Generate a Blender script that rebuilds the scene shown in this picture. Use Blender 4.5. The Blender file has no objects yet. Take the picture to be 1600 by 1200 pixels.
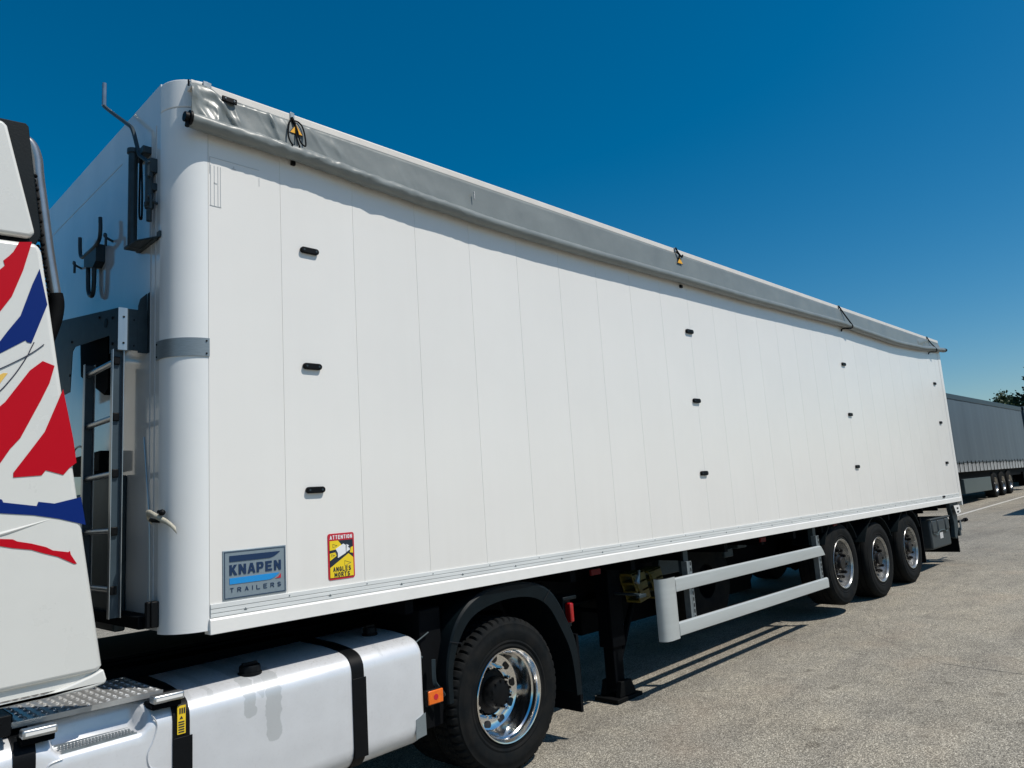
import bpy, bmesh, math, random
from mathutils import Vector, Matrix, noise
random.seed(7)
R=math.radians
scene=bpy.context.scene
# ---------------------------------------------------------------- camera
YAW,PITCH,ROLL=0.80010,0.15280,-0.06630
CP=Vector((-1.5440,-3.7340,1.6549)); FPX=1160.70
f=Vector((math.sin(YAW)*math.cos(PITCH),math.cos(YAW)*math.cos(PITCH),math.sin(PITCH)))
r=Vector((math.cos(YAW),-math.sin(YAW),0)); u=r.cross(f)
r2=r*math.cos(ROLL)+u*math.sin(ROLL); u2=u*math.cos(ROLL)-r*math.sin(ROLL)
cam=bpy.data.objects.new("camera",bpy.data.cameras.new("camera"))
scene.collection.objects.link(cam)
cam.matrix_world=Matrix(((r2.x,u2.x,-f.x,CP.x),(r2.y,u2.y,-f.y,CP.y),(r2.z,u2.z,-f.z,CP.z),(0,0,0,1)))
cam.data.sensor_width=36.0; cam.data.lens=36.0*FPX/1600.0
cam.data.clip_start=0.05; cam.data.clip_end=5000
scene.camera=cam
# ---------------------------------------------------------------- sky and sun
SUNTO=Vector((0.27,-0.58,1.0)).normalized()
ELEV=math.asin(SUNTO.z); ROT=math.atan2(SUNTO.x,SUNTO.y)
w=bpy.data.worlds.new("World"); scene.world=w; w.use_nodes=True
nt=w.node_tree; nt.nodes.clear()
sky=nt.nodes.new("ShaderNodeTexSky"); sky.sky_type='NISHITA'; sky.sun_disc=False
sky.sun_elevation=ELEV; sky.sun_rotation=ROT; sky.altitude=200; sky.air_density=1.0; sky.dust_density=0.8; sky.ozone_density=3.0
hs=nt.nodes.new("ShaderNodeHueSaturation"); hs.inputs['Saturation'].default_value=1.5; hs.inputs['Value'].default_value=1.0; hs.inputs['Hue'].default_value=0.489
bg=nt.nodes.new("ShaderNodeBackground"); bg.inputs[1].default_value=0.089
wo=nt.nodes.new("ShaderNodeOutputWorld")
nt.links.new(sky.outputs[0],hs.inputs['Color']); nt.links.new(hs.outputs[0],bg.inputs[0]); nt.links.new(bg.outputs[0],wo.inputs[0])
sl=bpy.data.lights.new("sun",'SUN'); sl.energy=4.15; sl.angle=R(0.5); sl.color=(1.0,0.945,0.86)
so=bpy.data.objects.new("sun",sl); scene.collection.objects.link(so)
so.rotation_euler=SUNTO.to_track_quat('Z','Y').to_euler(); so.location=(5,-10,20)
vs=scene.view_settings; vs.view_transform='Standard'; vs.look='None'; vs.gamma=1.0; vs.exposure=0.0; vs.use_curve_mapping=False
scene.render.engine='CYCLES'

# ---------------------------------------------------------------- helpers
C=scene.collection
def gz(x):
    return -0.1947+0.0225*x if x<12 else 0.0753+0.016*(x-12)
def tag(o,label=None,cat=None,group=None,kind=None):
    if label: o['label']=label
    if cat: o['category']=cat
    if group: o['group']=group
    if kind: o['kind']=kind
    return o
def empty(name,loc,label,cat,group=None):
    o=bpy.data.objects.new(name,None); C.objects.link(o); o.location=loc; o.empty_display_size=.3
    bpy.context.view_layer.update()
    return tag(o,label,cat,group)
NOSPLIT={'crown','trunk','checker_walkway','step_tread','coiled_hose','panel_marking','label_print','picture_lines','plate_border','tyre','wheel','side_wall','rivet_strip','front_wall_seam','yellow_field','truck_picture','air_line','battery_cover'}
class MB:
    def __init__(s): s.v=[]; s.f=[]; s.m=[]; s.cm=0
    def add(s,vs,fs):
        b=len(s.v); s.v+= [tuple(a) for a in vs]; s.f+=[tuple(b+i for i in q) for q in fs]; s.m+=[s.cm]*len(fs); return s
    def box(s,x0,x1,y0,y1,z0,z1):
        v=[(x,y,z) for x in (x0,x1) for y in (y0,y1) for z in (z0,z1)]
        return s.add(v,[(0,1,3,2),(4,6,7,5),(0,4,5,1),(2,3,7,6),(0,2,6,4),(1,5,7,3)])
    def prism(s,poly,a,b,axis='y'):
        """poly of 2D points swept from a to b along axis. axis y: (x,z); axis x: (y,z); axis z: (x,y)"""
        def P(p,t):
            return {'y':(p[0],t,p[1]),'x':(t,p[0],p[1]),'z':(p[0],p[1],t)}[axis]
        n=len(poly); v=[P(p,a) for p in poly]+[P(p,b) for p in poly]
        fs=[tuple(range(n)),tuple(range(2*n-1,n-1,-1))]+[(i,n+i,n+(i+1)%n,(i+1)%n) for i in range(n)]
        return s.add(v,fs)
    def tube(s,pts,rad,n=10,cap=True):
        pts=[Vector(p) for p in pts]; v=[];fs=[]; up=None
        for i,p in enumerate(pts):
            if i==0: d=pts[1]-p
            elif i==len(pts)-1: d=p-pts[i-1]
            else: d=(pts[i+1]-p).normalized()+(p-pts[i-1]).normalized()
            d.normalize()
            if up is None:
                up=Vector((0,0,1)) if abs(d.z)<.9 else Vector((1,0,0))
            a=d.cross(up).normalized(); bb=a.cross(d).normalized(); up=bb
            rr=rad[i] if isinstance(rad,(list,tuple)) else rad
            for k in range(n):
                t=2*math.pi*k/n; v.append(p+a*math.cos(t)*rr+bb*math.sin(t)*rr)
        for i in range(len(pts)-1):
            for k in range(n):
                fs.append((i*n+k,i*n+(k+1)%n,(i+1)*n+(k+1)%n,(i+1)*n+k))
        if cap: fs+= [tuple(range(n-1,-1,-1)),tuple(range((len(pts)-1)*n,len(pts)*n))]
        return s.add(v,fs)
    def bar(s,pts,w,h,cap=True):
        return s.tube(pts,max(w,h)/2*1.414,4,cap)
    def lathe(s,prof,c,n=64,rf=None,closed=True):
        """prof: (radius, y) points round an axis along y through c=(x,z)."""
        v=[];fs=[];m=len(prof)
        for k in range(n):
            t=2*math.pi*k/n
            for i,(rr,y) in enumerate(prof):
                q=rf(k,i,rr,y) if rf else rr
                v.append((c[0]+q*math.sin(t),y,c[1]+q*math.cos(t)))
        for k in range(n):
            k2=(k+1)%n
            for i in range(m-1 if not closed else m):
                j=(i+1)%m
                fs.append((k*m+i,k2*m+i,k2*m+j,k*m+j))
        return s.add(v,fs)
    def ball(s,c,r,n=10):
        return s.lathe([(max(.0001,r*math.sin(math.pi*i/n)),c[1]-r*math.cos(math.pi*i/n)) for i in range(n+1)],(c[0],c[2]),n*2,closed=False)
    def pieces(s):
        n=len(s.v); par=list(range(n))
        def find(a):
            while par[a]!=a: par[a]=par[par[a]]; a=par[a]
            return a
        for q in s.f:
            for k in q[1:]:
                a,b=find(q[0]),find(k)
                if a!=b: par[a]=b
        g={}
        for i,q in enumerate(s.f): g.setdefault(find(q[0]),[]).append(i)
        if len(g)<2 or len(g)>160: return None
        items=[]
        for fl in g.values():
            vi=sorted({k for i in fl for k in s.f[i]}); lo=[min(s.v[k][d] for k in vi)-.004 for d in range(3)]; hi=[max(s.v[k][d] for k in vi)+.004 for d in range(3)]
            items.append([fl,lo,hi])
        ch=True
        while ch:
            ch=False
            for i in range(len(items)):
                for j in range(i+1,len(items)):
                    a,b=items[i],items[j]
                    if all(a[1][d]<=b[2][d] and b[1][d]<=a[2][d] for d in range(3)):
                        items[i]=[a[0]+b[0],[min(x,y) for x,y in zip(a[1],b[1])],[max(x,y) for x,y in zip(a[2],b[2])]]; items.pop(j); ch=True; break
                if ch: break
        if len(items)<2: return None
        out=[]
        for fl,_,_ in items:
            vi=sorted({k for i in fl for k in s.f[i]}); mp={k:i for i,k in enumerate(vi)}
            m=MB(); m.v=[s.v[k] for k in vi]; m.f=[tuple(mp[k] for k in s.f[i]) for i in fl]; m.m=[s.m[i] for i in fl]; out.append(m)
        out.sort(key=lambda m:-len(m.f)); return out
    def build(s,name,mat,parent=None,bevel=0,seg=2,smooth=35,solid=0,split=True):
        if split and name not in NOSPLIT:
            ps=s.pieces()
            if ps:
                os_=[m.build(name,mat,parent,bevel,seg,smooth,solid,False) for m in ps]
                return os_[0]
        me=bpy.data.meshes.new(name); me.from_pydata(s.v,[],s.f)
        mats=mat if isinstance(mat,(list,tuple)) else [mat]
        for m in mats: me.materials.append(m)
        for p,mi in zip(me.polygons,s.m): p.material_index=min(mi,len(mats)-1)
        bm=bmesh.new(); bm.from_mesh(me); bmesh.ops.recalc_face_normals(bm,faces=bm.faces[:]); bm.to_mesh(me); bm.free()
        if smooth:
            me.shade_smooth(); me.set_sharp_from_angle(angle=R(smooth))
        o=bpy.data.objects.new(name,me); C.objects.link(o)
        if bevel:
            md=o.modifiers.new("bevel",'BEVEL'); md.width=bevel; md.segments=seg; md.limit_method='ANGLE'; md.angle_limit=R(40)
        if solid:
            md=o.modifiers.new("solid",'SOLIDIFY'); md.thickness=solid; md.offset=0
        if parent is not None:
            o.parent=parent
            o.matrix_parent_inverse=parent.matrix_world.inverted() if parent.type=='EMPTY' else Matrix()
            if parent.type!='EMPTY' and parent.parent is not None:
                pass
        return o
def copy_tree(o,parent=None):
    c=o.copy(); C.objects.link(c)
    if parent is not None: c.parent=parent; c.matrix_parent_inverse=o.matrix_parent_inverse.copy()
    for ch in list(o.children): copy_tree(ch,c)
    return c
def sub(parent): return parent
# text as flat mesh lettering on a plane facing -y, fitted to a rectangle
def lettering(name,txt,x0,x1,z0,z1,y,mat,parent,bold=0.0,thick=.0012,spacing=1.0):
    cu=bpy.data.curves.new(name,'FONT'); cu.body=txt; cu.offset=bold; cu.space_character=spacing; cu.fill_mode='FRONT'
    cu.resolution_u=4
    to=bpy.data.objects.new(name+"_tmp",cu); C.objects.link(to); bpy.context.view_layer.update()
    me=bpy.data.meshes.new_from_object(to.evaluated_get(bpy.context.evaluated_depsgraph_get()))
    bpy.data.objects.remove(to)
    xs=[v.co.x for v in me.vertices]; ys=[v.co.y for v in me.vertices]
    a,b,c_,d=min(xs),max(xs),min(ys),max(ys)
    for v in me.vertices:
        v.co=Vector((x0+(v.co.x-a)/(b-a)*(x1-x0),y,z0+(v.co.y-c_)/(d-c_)*(z1-z0)))
    bm=bmesh.new(); bm.from_mesh(me)
    ret=bmesh.ops.extrude_face_region(bm,geom=bm.faces[:])
    for e in ret['geom']:
        if isinstance(e,bmesh.types.BMVert): e.co.y+=thick
    bmesh.ops.recalc_face_normals(bm,faces=bm.faces[:]); bm.to_mesh(me); bm.free()
    me.name=name; me.materials.clear(); me.materials.append(mat)
    o=bpy.data.objects.new(name,me); C.objects.link(o); o.parent=parent
    root=parent
    o.matrix_parent_inverse=parent.matrix_world.inverted() if parent.type=='EMPTY' else Matrix()
    return o

# ---------------------------------------------------------------- materials
def mat(name,col,rough=.5,metal=0,spec=.5,coat=0,var=0.0,vscale=8,bump=0.0,bscale=40,col2=None,rvar=0.0,stretch=None,coat_r=.05,aniso=0):
    m=bpy.data.materials.new(name); m.use_nodes=True; n=m.node_tree.nodes; l=m.node_tree.links
    b=n['Principled BSDF']; b.inputs['Base Color'].default_value=(*col,1); b.inputs['Roughness'].default_value=rough
    b.inputs['Metallic'].default_value=metal; b.inputs['Specular IOR Level'].default_value=spec
    b.inputs['Coat Weight'].default_value=coat; b.inputs['Coat Roughness'].default_value=coat_r
    tc=n.new('ShaderNodeTexCoord'); mp=n.new('ShaderNodeMapping'); l.new(tc.outputs['Object'],mp.inputs[0])
    if stretch: mp.inputs['Scale'].default_value=stretch
    if var or rvar:
        no=n.new('ShaderNodeTexNoise'); no.inputs['Scale'].default_value=vscale; no.inputs['Detail'].default_value=6; no.inputs['Roughness'].default_value=.6
        l.new(mp.outputs[0],no.inputs['Vector'])
    if var:
        c2=col2 if col2 else tuple(c*(1-var) for c in col)
        rp=n.new('ShaderNodeValToRGB'); rp.color_ramp.elements[0].position=.35; rp.color_ramp.elements[1].position=.68
        rp.color_ramp.elements[0].color=(*c2,1); rp.color_ramp.elements[1].color=(*col,1)
        l.new(no.outputs['Fac'],rp.inputs[0]); l.new(rp.outputs[0],b.inputs['Base Color'])
    if rvar:
        mr=n.new('ShaderNodeMapRange'); mr.inputs['To Min'].default_value=max(0.02,rough-rvar); mr.inputs['To Max'].default_value=rough+rvar
        l.new(no.outputs['Fac'],mr.inputs[0]); l.new(mr.outputs[0],b.inputs['Roughness'])
    if bump:
        nb=n.new('ShaderNodeTexNoise'); nb.inputs['Scale'].default_value=bscale; nb.inputs['Detail'].default_value=4
        l.new(mp.outputs[0],nb.inputs['Vector'])
        bp=n.new('ShaderNodeBump'); bp.inputs['Strength'].default_value=bump; bp.inputs['Distance'].default_value=.01
        l.new(nb.outputs['Fac'],bp.inputs['Height']); l.new(bp.outputs[0],b.inputs['Normal'])
    return m
M={}
M['panel']=mat('white_gelcoat',(.80,.785,.75),.24,spec=.45,var=.03,vscale=1.3,rvar=.05)
def panel_variation(m):
    n=m.node_tree.nodes; l=m.node_tree.links; b=n['Principled BSDF']; src=b.inputs['Base Color'].links[0].from_socket
    g=n.new('ShaderNodeNewGeometry'); sp=n.new('ShaderNodeSeparateXYZ'); l.new(g.outputs['Position'],sp.inputs[0])
    dv=n.new('ShaderNodeMath'); dv.operation='DIVIDE'; dv.inputs[1].default_value=.4881; l.new(sp.outputs['X'],dv.inputs[0])
    fl=n.new('ShaderNodeMath'); fl.operation='FLOOR'; l.new(dv.outputs[0],fl.inputs[0])
    wn=n.new('ShaderNodeTexWhiteNoise'); wn.noise_dimensions='1D'; l.new(fl.outputs[0],wn.inputs['W'])
    mp=n.new('ShaderNodeMapping'); mp.inputs['Scale'].default_value=(14,1,.5); l.new(g.outputs['Position'],mp.inputs[0])
    st=n.new('ShaderNodeTexNoise'); st.inputs['Scale'].default_value=1.0; st.inputs['Detail'].default_value=5; l.new(mp.outputs[0],st.inputs['Vector'])
    lo=n.new('ShaderNodeMapRange'); lo.inputs['From Min'].default_value=1.75; lo.inputs['From Max'].default_value=1.2; lo.inputs['To Max'].default_value=.05; l.new(sp.outputs['Z'],lo.inputs[0])
    a=n.new('ShaderNodeMath'); a.operation='MULTIPLY_ADD'; a.inputs[1].default_value=.022; a.inputs[2].default_value=0; l.new(wn.outputs['Value'],a.inputs[0])
    c=n.new('ShaderNodeMath'); c.operation='MULTIPLY'; l.new(st.outputs['Fac'],c.inputs[0]); l.new(lo.outputs[0],c.inputs[1])
    d=n.new('ShaderNodeMath'); d.operation='MULTIPLY_ADD'; d.inputs[1].default_value=.035; l.new(st.outputs['Fac'],d.inputs[0]); l.new(a.outputs[0],d.inputs[2])
    e=n.new('ShaderNodeMath'); e.operation='MULTIPLY_ADD'; e.inputs[1].default_value=2.0; l.new(c.outputs[0],e.inputs[0]); l.new(d.outputs[0],e.inputs[2])
    mx=n.new('ShaderNodeMixRGB'); mx.inputs[2].default_value=(.38,.34,.28,1); l.new(e.outputs[0],mx.inputs[0]); l.new(src,mx.inputs[1]); l.new(mx.outputs[0],b.inputs['Base Color'])
panel_variation(M['panel'])
M['front']=mat('white_front_gloss',(.70,.72,.72),.10,spec=.6,var=.10,vscale=2.2,bump=.05,bscale=2.5,rvar=.05,coat=.4,stretch=(1,1,.25))
M['post']=mat('white_corner_paint',(.79,.80,.79),.22,spec=.5,var=.03,vscale=3,rvar=.04)
M['rail']=mat('white_rail',(.80,.79,.76),.35,var=.05,vscale=5)
M['railtop']=mat('cream_top_rail',(.74,.70,.64),.4,var=.08,vscale=6)
M['alu_strip']=mat('milky_alu_strip',(.73,.75,.74),.33,metal=.0,var=.15,vscale=10,stretch=(.3,1,4))
M['joint']=mat('panel_joint',(.50,.52,.53),.5)
M['tarp']=mat('grey_tarpaulin',(.215,.235,.228),.36,spec=.5,var=.16,vscale=3.5,bump=.12,bscale=14,rvar=.08)
M['tarp_seam']=mat('tarp_edge',(.06,.07,.08),.6)
M['blk']=mat('black_plastic',(.004,.0048,.006),.5,spec=.15,var=.3,vscale=20,bump=.04,bscale=120)
M['blk_rub']=mat('black_rubber',(.0035,.0042,.0055),.75,spec=.10,var=.3,vscale=12)
M['chassis']=mat('dark_chassis',(.0028,.0038,.0052),.7,spec=.05,var=.35,vscale=7)
M['fender']=mat('fender_plastic',(.0038,.0085,.0115),.5,spec=.16,var=.3,vscale=9,bump=.06,bscale=90)
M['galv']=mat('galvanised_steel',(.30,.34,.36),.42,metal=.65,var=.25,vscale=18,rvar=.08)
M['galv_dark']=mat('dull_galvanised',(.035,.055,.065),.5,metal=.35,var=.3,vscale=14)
M['alu']=mat('ladder_aluminium',(.52,.54,.55),.32,metal=.85,var=.15,vscale=20,stretch=(1,1,.1),rvar=.06)
M['band']=mat('brushed_band',(.26,.30,.32),.40,metal=.45,var=.15,vscale=30,stretch=(1,1,8))
M['guard']=mat('side_guard_alu',(.50,.53,.525),.38,metal=.25,var=.10,vscale=6,stretch=(.2,1,3),rvar=.05)
M['tyre']=mat('tyre_rubber',(.0045,.0065,.008),.8,spec=.10,var=.45,vscale=9,col2=(.013,.013,.0125),bump=.10,bscale=60)
M['tyre_dust']=mat('dusty_tyre_rubber',(.012,.013,.013),.8,spec=.10,var=.4,vscale=8,col2=(.008,.0085,.009),bump=.12,bscale=60)
M['walk']=mat('tread_plate',(.50,.51,.51),.30,metal=.55,var=.25,vscale=9)
M['chrome']=mat('polished_alloy',(.84,.83,.81),.14,metal=1,rvar=.05,vscale=12,var=.06)
M['rim']=mat('silver_wheel_paint',(.42,.42,.41),.25,metal=.75,var=.35,vscale=14,rvar=.08)
M['nut']=mat('black_nut_caps',(.004,.004,.005),.4)
M['hubm']=mat('dirty_hub',(.014,.013,.014),.45,metal=.5,var=.4,vscale=25)
M['cab']=mat('white_cab_paint',(.68,.68,.645),.28,spec=.5,coat=.25,var=.04,vscale=2.5,rvar=.05)
M['red']=mat('red_decal',(.47,.0005,.010),.42,spec=.18)
M['blue']=mat('blue_decal',(.0008,.018,.15),.42,spec=.18)
M['yellowdecal']=mat('yellow_decal',(.75,.48,.10),.35)
M['pen']=mat('dark_line_decal',(.03,.03,.055),.4)
M['sign_grey']=mat('sign_plate_grey',(.24,.30,.34),.4,metal=.25,var=.08,vscale=90)
M['navy']=mat('sign_navy',(.006,.028,.085),.35)
M['sky_b']=mat('sign_light_blue',(.01,.25,.62),.35)
M['sred']=mat('sticker_red',(.50,.012,.03),.4)
M['syel']=mat('sticker_yellow',(.82,.60,.015),.4)
M['sdark']=mat('sticker_black',(.012,.02,.035),.4)
M['swhite']=mat('sticker_white',(.78,.79,.80),.4)
M['warn']=mat('warning_orange_yellow',(.85,.42,.02),.4)
M['orange']=mat('amber_lens',(.85,.16,.01),.2,spec=.6,var=.2,vscale=60)
M['dull_red']=mat('dull_red_reflector',(.10,.008,.008),.5,spec=.1)
M['redlens']=mat('red_lens',(.35,.004,.006),.12,spec=.7)
M['chock']=mat('dull_yellow_plastic',(.13,.10,.013),.5,var=.3,vscale=20)
M['strap']=mat('beige_webbing',(.55,.52,.42),.75,var=.3,vscale=60,bump=.3,bscale=220)
M['label']=mat('white_label',(.7,.7,.7),.5,var=.5,vscale=90)
M['toolbox']=mat('grey_toolbox_plastic',(.034,.044,.049),.5,var=.2,vscale=30,bump=.1,bscale=160)
M['web']=mat('shaded_channel',(.045,.070,.090),.45,metal=.2,var=.2,vscale=10)  # ladder aluminium darkened to stand in for shade and dark reflections
M['pipe']=mat('stainless_pipe',(.48,.47,.46),.28,metal=.85,var=.2,vscale=14)
M['foot']=mat('landing_foot',(.004,.0045,.005),.7,spec=.1,var=.3,vscale=20)
M['ylabel']=mat('yellow_label',(.80,.55,.02),.45)
M['curtain']=mat('grey_curtain',(.088,.118,.142),.55,var=.12,vscale=.6,bump=.1,bscale=2,stretch=(3,1,.3))
M['curt_trim']=mat('dark_roof_trim',(.02,.035,.05),.45)
M['curt_bot']=mat('bright_side_rail',(.50,.52,.54),.4,metal=.3,var=.2,vscale=3)
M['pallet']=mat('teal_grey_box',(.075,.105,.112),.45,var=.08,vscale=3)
M['bluec']=mat('dark_blue_curtain',(.02,.045,.09),.55,var=.3,vscale=2)
M['linep']=mat('white_road_paint',(.62,.60,.55),.6,var=.25,vscale=9,bump=.2,bscale=120)
M['crackm']=mat('crack_dark',(.045,.042,.04),.9)

# tank paint with fuel runs below the filler cap
def tank_mat():
    m=mat('tank_white_paint',(.74,.755,.78),.36,spec=.5,metal=.30,var=.08,vscale=5,rvar=.06); n=m.node_tree.nodes; l=m.node_tree.links
    b=n['Principled BSDF']; src=b.inputs['Base Color'].links[0].from_socket
    geo=n.new('ShaderNodeNewGeometry'); sp=n.new('ShaderNodeSeparateXYZ'); l.new(geo.outputs['Position'],sp.inputs[0])
    nz=n.new('ShaderNodeTexNoise'); nz.inputs['Scale'].default_value=22; nz.inputs['Detail'].default_value=2
    l.new(geo.outputs['Position'],nz.inputs['Vector'])
    def math_(op,a,b_=None,c=None,clamp=False):
        q=n.new('ShaderNodeMath'); q.operation=op; q.use_clamp=clamp
        for i,v in enumerate((a,b_,c)):
            if v is None: continue
            if isinstance(v,(int,float)): q.inputs[i].default_value=v
            else: l.new(v,q.inputs[i])
        return q.outputs[0]
    tot=None
    wob=math_('MULTIPLY',math_('SUBTRACT',nz.outputs['Fac'],.5),.05)
    xx=math_('ADD',sp.outputs['X'],wob)
    for xc,wd,zt,zb,s_ in ((.275,.033,.95,.66,.8),(.40,.042,.95,.52,.8),(.335,.02,.95,.74,.6),(.09,.016,.95,.78,.5),(-.01,.02,.95,.80,.4),(1.08,.014,.95,.80,.35)):
        dx=math_('DIVIDE',math_('SUBTRACT',xx,xc),wd); dx2=math_('MULTIPLY',dx,dx)
        # the run ends in a rounded drop at zb
        dz=math_('DIVIDE',math_('MAXIMUM',math_('SUBTRACT',zb+.05,sp.outputs['Z']),0.0),.05)
        d=math_('ADD',dx2,math_('MULTIPLY',dz,dz))
        mk=n.new('ShaderNodeMapRange'); mk.inputs['From Min'].default_value=1.12; mk.inputs['From Max'].default_value=.88; mk.inputs['To Max'].default_value=s_
        l.new(d,mk.inputs[0]); tot=mk.outputs[0] if tot is None else math_('MAXIMUM',tot,mk.outputs[0])
    mx=n.new('ShaderNodeMixRGB'); mx.inputs[2].default_value=(.50,.52,.53,1); l.new(tot,mx.inputs[0]); l.new(src,mx.inputs[1])
    # brown grime speckle on upper shoulder
    n2=n.new('ShaderNodeTexNoise'); n2.inputs['Scale'].default_value=65; n2.inputs['Detail'].default_value=8; l.new(geo.outputs['Position'],n2.inputs['Vector'])
    g1=n.new('ShaderNodeMapRange'); g1.inputs['From Min'].default_value=.56; g1.inputs['From Max'].default_value=.75; g1.inputs['To Max'].default_value=.55; l.new(n2.outputs['Fac'],g1.inputs[0])
    g2=n.new('ShaderNodeMapRange'); g2.inputs['From Min'].default_value=.80; g2.inputs['From Max'].default_value=.88; l.new(sp.outputs['Z'],g2.inputs[0])
    g=math_('MULTIPLY',g1.outputs[0],math_('ADD',math_('MULTIPLY',g2.outputs[0],.9),.12))
    m2=n.new('ShaderNodeMixRGB'); m2.inputs[2].default_value=(.20,.17,.13,1); l.new(g,m2.inputs[0]); l.new(mx.outputs[0],m2.inputs[1]); l.new(m2.outputs[0],b.inputs['Base Color'])
    return m
M['tank']=tank_mat()

def asphalt():
    m=bpy.data.materials.new('asphalt'); m.use_nodes=True; n=m.node_tree.nodes; l=m.node_tree.links
    b=n['Principled BSDF']; b.inputs['Roughness'].default_value=.88; b.inputs['Specular IOR Level'].default_value=.3
    tc=n.new('ShaderNodeNewGeometry')
    def noise_(sc,det=4,ro=.6,vec=None):
        q=n.new('ShaderNodeTexNoise'); q.inputs['Scale'].default_value=sc; q.inputs['Detail'].default_value=det; q.inputs['Roughness'].default_value=ro
        l.new(vec or tc.outputs['Position'],q.inputs['Vector']); return q
    def ramp(src,stops):
        q=n.new('ShaderNodeValToRGB'); e=q.color_ramp.elements
        e[0].position=stops[0][0]; e[0].color=(*stops[0][1],1); e[1].position=stops[-1][0]; e[1].color=(*stops[-1][1],1)
        for p_,c in stops[1:-1]:
            k=e.new(p_); k.color=(*c,1)
        l.new(src,q.inputs[0]); return q
    def mul(a,b_,f=1.0):
        q=n.new('ShaderNodeMixRGB'); q.blend_type='MULTIPLY'; q.inputs[0].default_value=f; l.new(a,q.inputs[1]); l.new(b_,q.inputs[2]); return q.outputs[0]
    vor=n.new('ShaderNodeTexVoronoi'); vor.inputs['Scale'].default_value=155; l.new(tc.outputs['Position'],vor.inputs['Vector'])
    sepc=n.new('ShaderNodeSeparateColor'); l.new(vor.outputs['Color'],sepc.inputs[0])
    stones=ramp(sepc.outputs[0],[(0,(.105,.097,.082)),(.3,(.222,.207,.173)),(.7,(.345,.320,.268)),(.93,(.56,.52,.44)),(1,(.72,.68,.58))])
    edge=ramp(vor.outputs['Distance'],[(.0,(1,1,1)),(.55,(.92,.92,.92)),(.8,(.5,.5,.5))])
    c=mul(stones.outputs[0],edge.outputs[0],.8)
    fine=ramp(noise_(190,2,.7).outputs['Fac'],[(.3,(.55,.55,.55)),(.5,(1,1,1)),(.7,(1.35,1.33,1.3))])
    c=mul(c,fine.outputs[0],.9)
    pits=ramp(noise_(120,2,.5).outputs['Fac'],[(.29,(.30,.30,.30)),(.41,(1,1,1))]); c=mul(c,pits.outputs[0],.9)
    med=ramp(noise_(2.3,5,.65).outputs['Fac'],[(.3,(.80,.80,.80)),(.5,(1,1,1)),(.72,(1.14,1.13,1.10))]); c=mul(c,med.outputs[0])
    big=ramp(noise_(.35,4,.6).outputs['Fac'],[(.3,(.86,.85,.84)),(.55,(1,1,1)),(.75,(1.10,1.07,1.03))]); c=mul(c,big.outputs[0])
    # scuffs and tyre tracks: stretched, warped bands
    mp=n.new('ShaderNodeMapping'); mp.inputs['Scale'].default_value=(.10,1.3,1); mp.inputs['Rotation'].default_value=(0,0,.06); l.new(tc.outputs['Position'],mp.inputs[0])
    tr=ramp(noise_(1.6,5,.55,mp.outputs[0]).outputs['Fac'],[(.36,(.84,.84,.85)),(.5,(1,1,1)),(.66,(1.05,1.04,1.02))]); c=mul(c,tr.outputs[0])
    # small oil spots
    sp=ramp(noise_(5.5,1,.3).outputs['Fac'],[(.70,(1,1,1)),(.80,(.66,.65,.64))]); c=mul(c,sp.outputs[0])
    # reddish rust tint patches
    tn=n.new('ShaderNodeMixRGB'); tn.inputs[2].default_value=(.36,.27,.19,1)
    rr=ramp(noise_(.9,3,.5).outputs['Fac'],[(.56,(0,0,0)),(.75,(.22,.22,.22))]); l.new(rr.outputs[0],tn.inputs[0]); l.new(c,tn.inputs[1])
    l.new(tn.outputs[0],b.inputs['Base Color'])
    bp=n.new('ShaderNodeBump'); bp.inputs['Strength'].default_value=.55; bp.inputs['Distance'].default_value=.004; bp.invert=True
    l.new(vor.outputs['Distance'],bp.inputs['Height']); l.new(bp.outputs[0],b.inputs['Normal'])
    return m
M['asphalt']=asphalt()

# ---------------------------------------------------------------- setting
xs=[-400,-100,-20,0,6,12,20,34,60,150,600,2500]
g=MB(); v=[];fs=[]
ys=[-1500,-200,-20,0,20,200,1500]
for x in xs:
    for y in ys: v.append((x,y,gz(x) if x>-20 else gz(-20)+ (x+20)*.004 if x>-400 else gz(-20)-1.5))
for i in range(len(xs)-1):
    for j in range(len(ys)-1):
        a=i*len(ys)+j; fs.append((a,a+len(ys),a+len(ys)+1,a+1))
g.add(v,fs); o=g.build('asphalt_yard',M['asphalt'],smooth=60); tag(o,kind='structure')
def ribbon(name,pts,wd,m,lift=.004):
    q=MB(); v=[];fs=[]
    for i,(x,y) in enumerate(pts):
        x2,y2=pts[min(i+1,len(pts)-1)]; x1,y1=pts[max(i-1,0)]
        d=Vector((x2-x1,y2-y1,0)).normalized(); nn=Vector((-d.y,d.x,0))*wd*.5
        for s_ in (-1,1):
            a=x+nn.x*s_; b=y+nn.y*s_; v.append((a,b,gz(a)+lift))
        if i: fs.append((2*i-2,2*i,2*i+1,2*i-1))
    q.add(v,fs); o=q.build(name,m); tag(o,kind='structure'); return o
ribbon('white_road_line',[(x,2.80) for x in (13,20,26,34,45,60,90)],.13,M['linep'])
def crack(name,p0,p1,n,amp,wd):
    pts=[]
    for i in range(n+1):
        t=i/n; x=p0[0]+(p1[0]-p0[0])*t; y=p0[1]+(p1[1]-p0[1])*t
        pts.append((x+random.uniform(-amp,amp),y+random.uniform(-amp,amp)))
    return ribbon(name,pts,wd,M['crackm'],.003)
crack('pavement_crack',(6.05,-1.5),(5.75,-3.4),26,.008,.007)
crack('pavement_crack',(7.2,-.35),(6.05,-1.5),30,.008,.003)

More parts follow.
